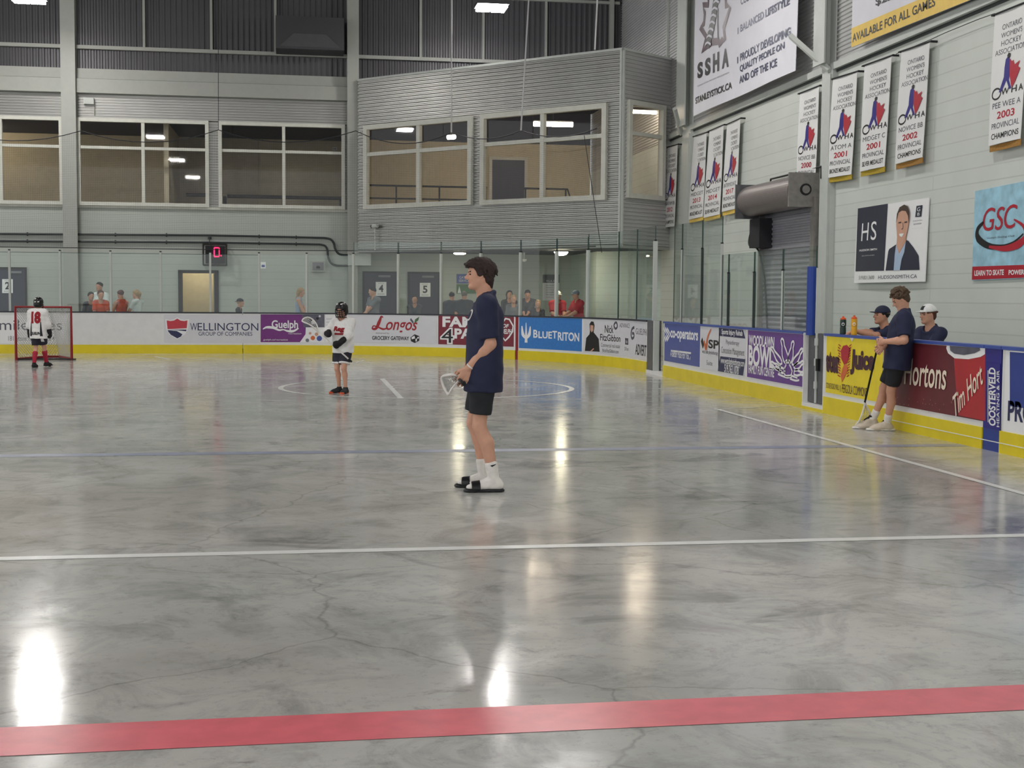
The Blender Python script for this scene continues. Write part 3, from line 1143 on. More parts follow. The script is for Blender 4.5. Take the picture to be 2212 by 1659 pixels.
# ================================================================== RINK BOARDS AND GLASS
S = lambda x, y=720: BD.px(x, y)[0]
zk = BD.px(500, 745)[1]                             # top of the yellow kick plate
BT = 1.07                                           # top of the boards


def strip(mb, u0, u1, z0, z1, o0, o1, m_):
    n = max(1, int(abs(u1 - u0) / .2)) if u1 > 0 and u0 < ARC else 1
    return slab(mb, BD, rect(u0, z0, u1, z1), o1, o1 - o0, m_, n)


def dasher(u0, u1, label, cap='dark_cap', kick='yellow_kick'):
    root = strip(MB(), u0, u1, .0, BT - .02, -.10, 0, 'white_board').build('dasher_board', label=label, cat='rink board', group='rink boards')
    strip(MB(), u0, u1, .0, zk, 0, .014, kick).build('kick_plate', root, label='yellow kick plate')
    strip(MB(), u0, u1, BT - .02, BT + .012, -.12, .02, cap).build('cap_rail', root)
    return root


g1a, g1b, g2a, g2b = S(1398), S(1434), S(1737), S(1783)
dasher(-9.5, -.02, 'white end boards with yellow base behind the goal')
dasher(.0, S(1114) - .01, 'curving white boards with yellow base behind the helmeted boy')
dasher(S(1119) + .01, g1a, 'curved board section with the blue trident sign, before the first gate')
dasher(g1b, g2a, 'side board section under the low glass, between the two gates', 'blue_cap')
bench_b = dasher(g2b, S(2131) - .01, 'side board section in front of the players bench', 'blue_cap')
dasher(S(2167) + .01, ARC + 26, 'side board section at the right edge, past the blue stripe', 'blue_cap')
# red goal-line stripe and the blue stripe painted right down the boards
o = strip(MB(), S(1114), S(1119), 0, BT - .02, -.1, .004, 'goal_red').build('stripe_board', label='narrow dark red stripe down the curved boards', cat='rink board')
strip(MB(), S(1114), S(1119), BT - .02, BT + .012, -.12, .02, 'dark_cap').build('cap_rail', o)
o = strip(MB(), S(2131), S(2167), 0, BT - .02, -.1, .004, 'royal_blue').build('stripe_board', label='blue stripe down the boards right of the coffee advert', cat='rink board')
strip(MB(), S(2131), S(2167), zk, BT - .02, 0, .008, 'indigo').build('upper_panel', o, label='dark indigo upper panel')
strip(MB(), S(2131), S(2167), BT - .02, BT + .012, -.12, .02, 'blue_cap').build('cap_rail', o)
# thin white bead along the kick plate near the bench
MB_ = strip(MB(), S(1935), ARC + 26, .098, .107, .014, .018, 'line_white')
MB_.build('bead', bench_b)

# gates
r = empty('rink_gate', BD.pos((g1a + g1b) / 2, 0, .0), 'grey gate opening at the end of the curved boards', 'gate')
strip(MB(), g1a, S(1412), .06, BT + .01, -.16, 0, 'steel_gate').build('jamb', r)
strip(MB(), S(1412), S(1414), .06, BT + .01, -.1, .01, 'steel_pale').build('edge_strip', r)
strip(MB(), S(1415), g1b - .02, .1, BT - .18, -.5, -.42, 'black').build('opening_shade', r)  # black sheet set back in the gate opening, painting its shade
strip(MB(), g1a, g1b, 0, .07, -.3, .02, 'white_board').build('sill', r)
r = empty('rink_gate', BD.pos((g2a + g2b) / 2, 0, .0), 'grey steel bench gate between the purple and the yellow adverts', 'gate')
c2 = (g2a + g2b) / 2
strip(MB(), g2a + .02, c2 - .07, .1, BT, -.14, -.06, 'steel_gate').build('gate_leaf', r)
strip(MB(), c2 + .0, g2b - .02, .1, BT, -.14, -.06, 'steel_gate').build('gate_leaf', r)
mb = MB().tube([BD.pos(c2 - .035, .1, -.05), BD.pos(c2 - .035, BT, -.05)], .02, 'steel_pale', 8)
for z in (.3, .62, .9):
    mb.tube([BD.pos(c2 - .035, z, -.05), BD.pos(c2 - .035, z + .1, -.05)], .035, 'steel_pale', 8)
mb.build('latch_rod', r)
strip(MB(), c2 + .01, c2 + .08, .55, .72, -.06, -.02, 'black').build('latch', r)
strip(MB(), g2a, g2b, 0, .09, -.16, .016, 'white_board').build('sill', r)
strip(MB(), g2a, g2b, 0, .04, .016, .022, 'yellow_kick').build('kick_plate', r)
for a in (g2a, g2b - .03):
    strip(MB(), a, a + .03, .06, BT, -.14, .01, 'white_board').build('jamb', r)

# ---- posts and panes
zp = BD.px(455, 546)[1]
zL, zH, zS = BD.px(450, 549)[1], 2.93, 2.28
posts = [(-86, 'left of the goal, out of view'), (22, 'in front of door 2'), (131, 'just left of the tall steel post'), (240, 'between the orange shirt boy and the orange top woman'),
         (348, 'left of the open beige doorway'), (455, 'below the red shot clock'), (560, 'right of the boy in the backward cap'), (662, 'right of the woman in the pale blue top'),
         (762, 'beside the steel post at the ribbed corner room'), (858, 'between doors 4 and 5'), (950, 'right of door 5'), (1035, 'behind the tall man in navy'),
         (1120, 'over the narrow red board stripe'), (1197, 'beside the man in the white cap and red shirt'), (1264, 'in front of the man with the grey cap and red shirt'), (1407, 'at the end of the curved glass by the first gate')]
for x, t in posts:
    u = S(x)
    wd = .062 if x > 1300 else .05
    mb = MB()
    strip(mb, u - wd / 2, u + wd / 2, BT, zp + (.06 if x > 1300 else 0), -.1, -.02, 'steel_pale')
    o = mb.build('glass_post', label='slim white glass post ' + t, cat='post', group='white glass posts')
    strip(MB(), u - .025, u + .025, zp + (.06 if x > 1300 else 0), zp + .03 + (.06 if x > 1300 else 0), -.08, -.04, 'black').build('post_cap', o)


def pane(u0, u1, z1, label, z0=BT + .012, o=-.065):
    n = max(1, int((u1 - u0) / .5)) if u1 > 0 and u0 < ARC else 1
    mb = MB()
    slab(mb, BD, rect(u0 + .012, z0, u1 - .012, z1), o + .006, .012, 'rink_glass', n, m_side='rink_glass')
    root = mb.build('rink_glass', label=label, cat='glass panel', group='rink glass panels')
    mb = MB()                                       # polished edges read as dark green lines
    for a in (u0 + .008, u1 - .02):
        slab(mb, BD, rect(a, z0, a + .012, z1), o + .007, .014, 'glass_edge', 1)
    if z1 < 2.8 and u0 < 0:
        slab(mb, BD, rect(u0 + .012, z1 - .012, u1 - .012, z1), o + .007, .014, 'glass_edge', n)
    mb.build('polished_edge', root)
    return root


names = ['left of door 2', 'over the goal, right half of door 2', 'with the tall steel post behind', 'with the ponytail girl behind',
         'left of the open beige doorway', 'with the boy in the backward cap behind it', 'with the pale blue top woman behind', 'with the small wall vent behind it',
         'with door 4 and the bearded man behind it', 'with door 5 behind it', 'with two seated men and the blue sign behind it', 'behind the back of the tall man in navy',
         'with the dark grey man behind', 'with the white cap man behind', None]
us = [S(x) for x, _ in posts]
for i in range(len(us) - 1):
    if i == len(us) - 2:
        m1 = S(1329)
        m2 = S(1368)
        pane(us[i], m1, zH + .06, 'tall glass pane between the red shirted men and the pale lobby wall')
        pane(m1, m2, zH + .06, 'tall glass pane over the pale lobby wall, middle of the curve end')
        pane(m2, us[i + 1], zH + .06, 'narrow tall glass pane just left of the first gate')
    else:
        pane(us[i], us[i + 1], zL if us[i + 1] < S(765) else zH, 'clear pane on the end boards ' + names[i])
side = [(1447, 1464, zH, 'narrow tall side pane nearest the first gate'), (1464, 1507, zH, 'tall side pane under the leftmost hanging banner'), (1507, 1550, zH, 'tall side pane with a grey frame, under the three hanging banners'),
        (1550, 1564, zS, 'narrow low side pane beside the tall ones'), (1564, 1619, zS, 'low side pane with the pale wall behind it'), (1619, 1680, zS, 'low side pane below the black door motor'),
        (1680, 1752, zS, 'low side pane in front of the grey shutter beside the blue pad')]
for a, b, z1, t in side:
    pane(S(a), S(b), z1, t)
for x, z0, z1, m_, t in ((1464, BT, 2.45, 'steel_pale', 'short pale post on the second tall side pane'), (1507, BT, 2.42, 'pipe_dark', 'dark post between the tall side panes'), (1549, BT, 2.47, 'steel_pale', 'pale post where the tall side glass steps down'),
                      (1564, BT, 1.96, 'pipe_dark', 'short dark post on the low glass nearest the step'), (1619, BT, 1.95, 'pipe_dark', 'short dark post left of the grey shutter'), (1680, BT, 1.96, 'steel_pale', 'short white post in front of the grey shutter')):
    u = S(x)
    o = strip(MB(), u - .018, u + .018, z0, z1, -.085, -.045, m_).build('glass_post', label=t, cat='post')
    strip(MB(), u - .02, u + .02, z1, z1 + .02, -.08, -.04, 'black').build('post_cap', o)
u0, u1 = S(1739.5), S(1756)
zpd = BD.px(1748, 576)[1]
o = MB().tube([BD.pos((u0 + u1) / 2, BT - .03, -.03), BD.pos((u0 + u1) / 2, zpd, -.03)], .072, 'pad_blue', 14).build('post_pad', label='blue padded post at the end of the low side glass', cat='padding')
strip(MB(), u1 - .0, u1 + .025, BT, zpd - .02, -.1, -.03, 'steel_pale').build('post', o)

# ---- safety net above the end glass, its swagged top cable and the ropes that carry it
sup = [(-140, 270), (170, 279), (470, 277), (760, 279), (960, 283), (1105, 279), (1262, 275)]
NB = -.35                                            # the net hangs just behind the glass line
netU, netZ = [], []
for i in range(len(sup) - 1):
    (xa, ya), (xb, yb) = sup[i], sup[i + 1]
    sag = 26 if xa < 900 else 16
    for k in range(8):
        t = k / 8
        q = BD.px(xa + (xb - xa) * t, ya + (yb - ya) * t + sag * 4 * t * (1 - t))
        netU.append(q[0])
        netZ.append(q[1])
q = BD.px(*sup[-1])
netU.append(q[0])
netZ.append(q[1])
v, uv, f = [], [], []
for u, z in zip(netU, netZ):
    v += [BD.pos(u, 2.72, NB), BD.pos(u, z, NB)]
    uv += [(u, 2.72), (u, z)]
for i in range(len(netU) - 1):
    f.append((2 * i, 2 * i + 2, 2 * i + 3, 2 * i + 1))
net = MB().add(v, f, 'netting').build('safety_net', label='fine dark safety net hanging above the end glass', cat='net', uv=uv)
MB().tube([BD.pos(u, z, NB) for u, z in zip(netU, netZ)], .012, 'cable', 5).build('top_cable', net, label='swagged dark top cable')
MB().tube([BD.pos(u, 2.72, NB) for u in netU], .012, 'cable', 5).build('bottom_cable', net)
for (x, y), (xt, yt), m_, t in (((960, 283), (960, -30), 'rope', 'thin pale rope holding the net, left of the glazed corner room windows'), ((1105, 279), (1131, -30), 'rope', 'pale rope with a forked foot in front of the wide corner room window'),
                                ((1258, 104), (1272, -30), 'rope', 'short pale rope above the roof of the corner room'), ((470, 277), (470, -30), 'cable', 'thin dark line holding the net between two upper windows')):
    q = BD.px(x, y)
    p = BD.pos(q[0], q[1], NB)
    q2 = BD.px(xt, yt)
    MB().tube([p, BD.pos(q2[0], 10.9, NB)], .02 if m_ == 'rope' else .008, m_, 6).build('support_rope', label=t, cat='rope')
a, b = BD.px(1236, 290), BD.px(1272, 545)
MB().tube([BD.pos(a[0], a[1], NB), BD.pos(b[0], b[1], NB)], .009, 'cable', 5).build('guy_line', label='thin dark slanting line over the wide corner room window', cat='rope')

# ================================================================== ADVERTS ON THE BOARDS


def box_px(x0, y0, x1, y1, slope=0.0):
    """corners of a sign on the boards from its left and right edges: bl, br, tr, tl"""
    return [(x0, y1), (x1, y1 + slope), (x1, y0 + slope), (x0, y0)]


def ad(label, bl, br, tr, tl, m_, **k):
    a = [BD.px(*bl), BD.px(*br), BD.px(*tr), BD.px(*tl)]
    u0, u1 = (a[0][0] + a[3][0]) / 2, (a[1][0] + a[2][0]) / 2
    z0, z1 = (a[0][1] + a[1][1]) / 2, min((a[2][1] + a[3][1]) / 2, BT - .025)
    return Sign('advert_panel', label, BD, rect(u0, z0, u1, z1), off=.006, th=.005, m_=m_, cat='advert', uz=True, **k)


# A
s = ad('white advert behind the goal with a black web name', (-40, 742), (146, 742), (146, 681), (-40, 681), 'white_print')
s.text('smilesYes', (-17, 713), (134, 691), 'mid_print', name='lettering')
s.text('181 Stone Rd W Suite 4', (18, 736), (118, 726), 'grey_print')
# B shield
s = ad('pale advert with a red and blue shield', (354, 741), (561, 741), (561, 680), (354, 680), 'light_print')
sh = [(357, 689), (367, 691), (375, 690), (383, 685.5), (391, 690), (399, 691), (409, 689), (406, 712), (400, 722), (383, 733), (366, 722), (360, 712)]
s.poly(sh, 'white_print', 1, name='shield')
s.poly([(360, 692), (368, 693.5), (376, 692.5), (383, 688), (390, 692.5), (398, 693.5), (405, 692), (403.5, 709), (362, 711)], 'ad_red', 2)
s.poly([(362, 713), (382, 715), (394, 722), (391, 727), (383, 731), (369, 723), (364, 717)], 'navy_print', 2)
s.poly([(365, 712.5), (403, 712), (402, 715.5), (384, 713.5)], 'navy_print', 3)
s.text('W', (411, 714), (426, 698), 'navy_print')
s.text('ELLINGTON', (427, 714), (558, 698), 'navy_print')
s.text('GROUP OF COMPANIES', (429, 725), (545, 717), 'navy_print')
# C purple
s = ad('purple advert with white script left of the helmeted boy', (563, 739), (701, 739), (701, 679), (563, 679), 'white_print')
s.poly([(563, 739), (648, 739), (660, 722), (661, 700), (653, 679), (563, 679)], 'purple', 1, name='purple_field')
s.poly([(656, 707), (701, 707), (701, 679), (652, 679)], 'photo_grey', 2, name='photo')
for px, py, r, mm in ((677, 696, 5, 'light_print'), (672, 692, 4, 'black_print'), (686, 688, 3, 'black_print'), (691, 683, 2.5, 'light_print')):
    s.poly([(px + r * math.cos(t), py + r * math.sin(t)) for t in np.linspace(0, 6.28, 9)[:-1]], mm, 3, name='photo')
for px, py, r, mm in ((676, 730, 5, 'orange_print'), (690, 731, 6, 'coop_blue'), (684, 722, 4, 'photo_skin'), (670, 720, 3, 'photo_skin'), (664, 735, 4, 'grey_print')):
    s.poly([(px + r * math.cos(t), py + r * math.sin(t)) for t in np.linspace(0, 6.28, 9)[:-1]], mm, 3, name='photo')
s.text('Guelph', (587, 714), (644, 692), 'white_print', bold=.02, layer=3)
s.stroke([(568, 711), (576, 707), (590, 708), (603, 713), (612, 712), (622, 715), (634, 715), (645, 709)], [.02, .07, .05, .03, .07, .03], 'white_print', 3)
s.text('recreation', (623, 722), (651, 719), 'white_print', layer=3)
s.text('guelph.ca/recreation', (569, 736.5), (622, 732), 'white_print', layer=3)
# C2 mostly hidden white ad
s = ad('narrow white advert mostly hidden by the helmeted boy', (703, 739), (742, 739), (742, 680), (703, 680), 'white_print')
for y in (689, 696, 703):
    s.stroke([(705, y), (738, y)], .05, 'light_print', 1, smooth=False, name='lettering')
# D script
s = ad('pale advert with red script and a green leaf', (748, 741), (944, 741.5), (944, 682), (748, 680), 'light_print')
s.text('ongos', (834, 721), (902, 696), 'script_red', shear=.3, bold=.012, layer=2)
s.stroke([(828, 686), (824, 684), (820, 694), (813, 709), (805, 710), (807, 704), (816, 706), (828, 711), (838, 708)], [.02, .05, .09, .06, .03, .03, .05, .03], 'script_red', 2)
s.poly([(893, 700), (886, 691), (888, 687), (894, 695)], 'mid_print', 2, name='leaf')
s.poly([(895, 699), (897, 690), (906, 684), (904, 692)], 'leaf_green', 2, name='leaf')
s.text('delivered by', (812, 722), (841, 718), 'mid_print')
s.text('GROCERY GATEWAY', (804, 734), (884, 727), 'black_print', bold=.025)
s.poly([(887, 729), (896, 722), (906, 726), (906, 736), (896, 741), (888, 737)], 'black_print', 1)
for a in ([(889, 729), (896, 725), (897, 731), (890, 733)], [(898, 732), (901, 731), (901, 737), (898, 738)], [(902, 728), (905, 727.5), (905, 731), (902, 732)]):
    s.poly(a, 'white_print', 2)
# E maroon
s = ad('maroon advert behind the tall man in navy', (947, 743.5), (1110, 749), (1110, 684), (947, 681), 'maroon')
s.text('FAMILY', (956, 706), (1078, 685.5), 'white_print', bold=.04)
s.text('PACK', (982, 731.5), (1062, 711), 'white_print', bold=.04)
s.text('4', (951, 743), (982, 708), 'white_print', bold=.07)
s.text('4', (954, 740), (979, 711), 'black_print', bold=.0, layer=2)
hx = [(1086, 697), (1093, 688), (1101, 690), (1109, 704), (1108, 716), (1100, 728), (1092, 736), (1086, 728)]
s.stroke(hx, .045, 'white_print', 2, smooth=False, closed=True)
s.text('GUELPH', (1080, 721), (1106, 711), 'white_print', bold=.03, shear=.2, layer=2)
s.text('OF', (1086, 708), (1100, 700), 'white_print', bold=.03, shear=.2, layer=2)
# F blue trident
s = ad('sky blue advert with a white trident', (1121.5, 751), (1257, 760), (1257, 686), (1121.5, 684), 'sky_blue')
for pts, wd in (([(1137, 740), (1137, 697)], [.10, .07, .12, .02]), ([(1137, 731), (1130, 722), (1128, 704)], [.05, .10, .03]), ([(1137, 731), (1144, 722), (1146, 705)], [.05, .10, .03])):
    s.stroke(pts, wd, 'white_print', 1, name='trident')
for t, x0, x1, y0, y1 in (('B', 1152.5, 1162, 729.5, 712.5), ('LUE', 1163.5, 1193, 730.5, 716.5), ('T', 1193.5, 1204, 731, 715), ('RITON', 1205.5, 1252, 735.5, 719)):
    s.text(t, (x0, y0), (x1, y1), 'white_print', bold=.025)
# G estate agent
s = ad('pale advert with a standing figure in black, left of the first gate', (1262, 761), (1396, 777), (1396, 694), (1262, 688.5), 'light_print')
s.poly([(1264, 758), (1267, 730), (1274, 722), (1275, 716), (1274, 700), (1278, 694), (1283, 695), (1285, 703), (1283, 718), (1288, 724), (1294, 732), (1296, 760)], 'black_print', 1, name='figure')
s.poly([(1276, 702), (1283, 703), (1282.5, 714), (1279, 718), (1276, 713)], 'photo_skin', 2, name='figure_face')
s.poly([(1276, 758), (1283, 752), (1284, 754), (1278, 760)], 'photo_skin', 2, name='figure_hand')
s.text('Nick', (1307, 719), (1326, 703), 'black_print', bold=.01)
s.text('FitzGibbon', (1297, 735.5), (1341, 724), 'black_print', bold=.01)
s.text('Commercial real estate', (1299, 749), (1340, 744), 'grey_print')
s.text('NickFitzGibbon.com', (1302, 760.5), (1337, 756), 'mid_print')
s.stroke([(1330, 697), (1327, 703), (1330, 710), (1334, 706), (1333, 698)], .05, 'mid_print', 1, closed=True)
s.text('ADVANCE', (1339, 707), (1361, 699), 'grey_print')
s.stroke([(1371, 707), (1366, 711), (1364, 722), (1366, 731), (1370, 728), (1370, 721), (1366, 720)], .06, 'mid_print', 1)
s.text('GUELPH', (1374, 722), (1397, 711), 'grey_print')
s.poly([(1351, 744), (1358, 745), (1358, 731), (1351, 730)], 'mid_print', 1)
s.text('fab', (1352.5, 741), (1356.5, 735), 'light_print', layer=2)
s.text('50 Years', (1350, 757), (1358.5, 750), 'grey_print')
s.text('ADVERT', (1373, 766), (1397, 746), 'black_print', bold=.02)
# H co-op blue
s = ad('blue advert with white double arrow beside the first gate', (1436, 778.5), (1512, 793.5), (1512, 704), (1436, 697.5), 'coop_blue')
for dx, wd in ((0, .07), (4, .05), (-4, .04)):
    s.stroke([(1438 + dx, 709), (1445 + dx, 722), (1438 + dx, 736)], wd, 'white_print', 1, smooth=False)
s.text('co-operators', (1449, 736), (1509, 715), 'white_print', bold=.03)
s.stroke([(1450, 757.5), (1494, 763), (1491, 777)], .035, 'white_print', 1, smooth=False)
s.text('A Better Place For You', (1449, 770), (1489, 761), 'white_print', bold=.01)
# I white WSP
s = ad('white advert with black initials and an orange tick', (1514.5, 795), (1555, 803), (1555, 709), (1514.5, 704.5), 'light_print')
s.stroke([(1516.5, 733), (1520.5, 749)], .11, 'black_print', 1, smooth=False)
s.stroke([(1522, 736), (1526, 751), (1530, 728), (1537, 711)], [.05, .11, .06, .03], 'orange_print', 2, name='tick')
s.text('SP', (1531, 752), (1553.5, 735.5), 'black_print', bold=.03)
s.text('west side physiotherapy', (1517.5, 765), (1552, 759), 'mid_print')
s.text('Suite', (1527, 788), (1540, 780), 'grey_print')
# J grey / navy sports
s = ad('grey and navy advert listing injury services', (1553, 803), (1610, 812), (1610, 713), (1553, 708.5), 'light_print')
s.poly([(1553.5, 708), (1606, 712.5), (1611, 731.5), (1556, 725.5)], 'navy_print', 1, name='band', sub=0)
s.text('Sports Injury Rehab', (1560, 725), (1605.5, 714), 'white_print', bold=.02, layer=2)
s.text('Physiotherapy', (1569, 746), (1598, 737), 'grey_print')
s.text('Concussion Management', (1559, 766.5), (1609, 754.5), 'grey_print')
s.poly([(1557, 769.5), (1611, 776), (1606, 811.5), (1551.5, 801.5)], 'navy_print', 1, name='band')
s.text('www.westsidephysiotherapy.com', (1558, 788.5), (1609, 778), 'white_print', bold=.01, layer=2)
s.text('519.763.1078', (1566, 804), (1597, 791), 'white_print', bold=.02, layer=2)
# K bowling
s = ad('violet advert with white bowling pins, left of the bench gate', (1615.5, 814), (1734.5, 836), (1734.5, 722), (1615.5, 713.5), 'violet')
s.text('WOODLAWN', (1618.5, 746), (1674, 728), 'white_print', bold=.03)
s.text('BOWL', (1617.5, 790), (1673, 750.5), 'white_print', bold=.04)
s.text('FAMILY FUN CENTRE', (1618, 806), (1673.5, 796), 'white_print', bold=.025)


def pin(cx, cy, L, ang, wd):
    out = []
    for t, r in ((0, .55), (.08, .8), (.3, 1), (.55, .7), (.7, .42), (.82, .5), (.93, .5), (1, .2)):
        out.append((t * L, r * wd))
    pts = out + [(a, -b) for a, b in reversed(out)]
    c, sn = math.cos(ang), math.sin(ang)
    return [(cx + a * c - b * sn, cy - (a * sn + b * c)) for a, b in pts]


for cx, cy, L, a, wd in ((1700, 783, 52, 1.75, 6), (1689, 786, 42, 2.1, 5), (1707, 783, 46, 1.4, 5.5), (1715, 788, 40, 1.05, 5.5), (1718, 795, 24, .6, 6), (1686, 797, 24, 2.5, 5.5), (1717, 805, 20, -.1, 6), (1704, 812, 34, 1.6, 9), (1696, 803, 22, 2.6, 5)):
    s.stroke(pin(cx, cy, L, a, wd), .035, 'white_print', 2, smooth=False, closed=True, name='bowling_pin')
for pts in ([(1682, 808), (1700, 815), (1712, 814)], [(1708, 818), (1720, 822), (1728, 821)], [(1690, 800), (1684, 806)], [(1712, 812), (1724, 816)]):
    s.stroke(pts, .03, 'white_print', 2, name='spark')
# L juice
s = ad('yellow juice advert right of the bench gate', (1785.5, 848), (1907, 869.5), (1907, 733), (1785.5, 725.5), 'ad_yellow')
s.text('ster', (1785.5, 803), (1814, 760), 'juice_purple', bold=.06, shear=-.25, layer=2, br=(1814, 808))
s.text('Juice', (1838, 809), (1890, 762), 'juice_purple', bold=.06, shear=.1, layer=2, br=(1890, 814), tl=(1838, 754))
s.poly([(1818, 757), (1823, 747), (1831, 745), (1838, 753), (1836, 770), (1831, 785), (1825, 788), (1819, 775)], 'red_print', 2, name='berry')
s.poly([(1825, 788), (1831, 787), (1833, 800), (1826, 815), (1820, 826), (1818, 812), (1821, 797)], 'orange_print', 2, name='berry')
for i in range(12):
    y = 748 + i * 6
    s.stroke([(1818 - (i % 2), y), (1813 - (i % 3), y - 4)], .014, 'red_print', 2, smooth=False, name='berry')
    s.stroke([(1836 - i * .5, y), (1841 - i * .5, y - 4)], .014, 'red_print', 2, smooth=False, name='berry')
s.text('STONE ROAD MALL', (1786, 838), (1814, 831), 'juice_purple', layer=2)
s.stroke([(1816.5, 832), (1816.5, 847)], .01, 'juice_purple', 2, smooth=False, name='rule')
s.text('PERGOLA COMMONS', (1820, 848), (1874, 838), 'juice_purple', layer=2)
s.poly([(1836, 727), (1848, 728), (1842, 738)], 'white_print', 2)
# M coffee
s = ad('dark red coffee advert behind the man leaning on the boards', (1909, 870), (2130, 910.5), (2130, 751.5), (1909, 738), 'coffee')
s.poly([(2073, 750), (2130, 753), (2130, 909), (2072, 897), (2066, 830), (2062, 775)], 'cup_red', 1, name='cup')
s.poly([(2048, 744), (2130, 750), (2130, 765), (2120, 771), (2094, 776), (2064, 774), (2050, 763), (2046, 752)], 'white_print', 2, name='cup_rim')
s.poly([(2054, 747), (2119, 751.5), (2120, 757), (2108, 763), (2085, 767), (2064, 764), (2055, 757)], 'photo_grey', 3, name='cup_hole')
s.text('Tim', (1916, 838), (1950, 792), 'cream_print', bold=.015, shear=.22, layer=3, br=(1950, 826))
s.text('Hortons', (1955, 830), (2050, 785), 'cream_print', bold=.012, shear=.22, layer=3, br=(2047, 843), tl=(1955, 772))
s.text('Tim Hort', (2066, 902), (2150, 800), 'cream_print', bold=.012, shear=.25, layer=4, br=(2128, 826), tl=(2060, 858))
for i in range(26):
    x, y = 1920 + random.random() * 140, 852 + random.random() * 30
    y += (x - 1920) * .1
    s.poly([(x, y), (x + 1.6, y + .6), (x + 1, y + 2)], 'photo_skin', 3, name='droplet')
# N indigo stripe lettering
s = Sign('vertical_sign', 'narrow sign with white letters running up the blue stripe', BD, [(2137, 925), (2163, 930), (2163, 786), (2137, 783)], off=.014, th=.004, m_='indigo', cat='advert')
s.text('OOSTERVELD', (2154, 921), (2139, 790), 'white_print', bold=.03, layer=1, br=(2154, 795), tl=(2139, 918))
s.text('HEATING & AIR', (2162, 923), (2156, 790), 'white_print', bold=.01, layer=1, br=(2162, 800), tl=(2156, 922))
s.stroke([(2137.5, 912), (2137.5, 800)], .012, 'white_print', 1, smooth=False)
# O right edge
s = ad('white advert with a blue block at the right edge', (2171, 936), (2420, 984), (2420, 772), (2171, 755), 'white_print')
s.poly([(2183, 877), (2400, 910), (2400, 777), (2183, 760)], 'royal_blue', 1, name='blue_block')
s.text('PROPERTY', (2178, 909), (2330, 887), 'navy_print', bold=.03, br=(2330, 930))

# ================================================================== GOAL
gl, gr = G(35, 777.5), G(155, 777.5)
gy = (gl[1] + gr[1]) / 2
x0, x1, gh = gl[0], gr[0], 1.225
root = empty('lacrosse_goal', ((x0 + x1) / 2, gy, 0), 'red framed lacrosse goal with a white net in front of the end boards', 'goal')
mb = MB().tube([(x0, gy, 0), (x0, gy, gh), (x1, gy, gh), (x1, gy, 0)], .032, 'goal_red', 10)
mb.build('goal_frame', root)
bk = gy + 1.25
MB().tube([(x0, gy, .025), ((x0 + x1) / 2 - .12, bk, .025), ((x0 + x1) / 2 + .12, bk, .025), (x1, gy, .025)], .025, 'goal_red', 8).build('base_frame', root)
MB().tube([(x0 + .05, gy - .0, .02), (x1 + .1, gy - .02, .02)], .016, 'soft_black', 6).build('ground_bar', root)
nb = MB()


def net_quad(a, b, c, d, n, m):
    a, b, c, d = [np.array(q, float) for q in (a, b, c, d)]
    P = lambda s_, t: (a * (1 - s_) + b * s_) * (1 - t) + (d * (1 - s_) + c * s_) * t
    for i in range(-m, n):
        for sg in (0, 1):
            pts = []
            for t in (0, 1):
                k = i + t * m
                pts.append((k / n, t))
            (s0, t0), (s1, t1) = pts
            if s0 < 0:
                t0, s0 = -s0 / (s1 - s0), 0
            if s1 > 1:
                t1, s1 = t0 + (1 - s0) / (s1 - s0) * (t1 - t0), 1
            if s1 <= s0:
                continue
            if sg:
                s0, s1 = 1 - s0, 1 - s1
            nb.tube([P(s0, t0), P(s1, t1)], .006, 'net_white', 3, caps=False)


B0, B1_ = ((x0 + x1) / 2 - .12, bk, .04), ((x0 + x1) / 2 + .12, bk, .04)
net_quad((x0, gy, .05), B0, ((x0 + x1) / 2 - .1, gy + .12, gh), (x0, gy, gh), 14, 16)
net_quad(B1_, (x1, gy, .05), (x1, gy, gh), ((x0 + x1) / 2 + .1, gy + .12, gh), 14, 16)
net_quad(B0, B1_, ((x0 + x1) / 2 + .1, gy + .12, gh), ((x0 + x1) / 2 - .1, gy + .12, gh), 4, 16)
net_quad((x0, gy, gh), (x1, gy, gh), ((x0 + x1) / 2 + .1, gy + .12, gh), ((x0 + x1) / 2 - .1, gy + .12, gh), 18, 3)
nb.build('net', root)

# ================================================================== THINGS ON THE END WALL
q0, q1 = EW.px(441, 573), EW.px(490, 529)
root = empty('shot_clock', EW.pos((q0[0] + q1[0]) / 2, q0[1], .1), 'black caged shot clock showing a red zero on the end wall', 'clock')
mb = wbox(MB(), EW, q0[0] + .05, q0[1] + .05, q1[0] - .05, q1[1] - .04, .02, .2, 'soft_black')
mb.build('case', root)
cg = MB()
for a, b in (((q0[0], q0[1]), (q1[0], q0[1])), ((q1[0], q0[1]), (q1[0], q1[1])), ((q1[0], q1[1]), (q0[0], q1[1])), ((q0[0], q1[1]), (q0[0], q0[1]))):
    cg.tube([EW.pos(a[0], a[1], .3), EW.pos(b[0], b[1], .3)], .025, 'black', 6)
    cg.tube([EW.pos(a[0], a[1], .3), EW.pos(a[0], a[1], .0)], .02, 'black', 6)
for t in (.33, .66):
    cg.tube([EW.pos(q0[0] + (q1[0] - q0[0]) * t, q0[1], .3), EW.pos(q0[0] + (q1[0] - q0[0]) * t, q1[1], .3)], .006, 'black', 4)
cg.build('cage', root)
dg = MB()
seg = lambda x0, y0, x1, y1: wbox(dg, EW, *EW.px(x0, y1), *EW.px(x1, y0), .2, .215, 'led_red')
seg(463.5, 534.5, 474.5, 537)
seg(463.5, 553.5, 474.5, 556)
seg(462.5, 536.5, 465, 554)
seg(473, 536.5, 475.5, 554)
seg(477.5, 551.5, 479.5, 554)
dg.build('red_digit', root)
MB().tube([EW.pos(*EW.px(453, 529), .15), EW.pos(*EW.px(453, 515), .1)], .012, 'black', 5).build('mount', root)
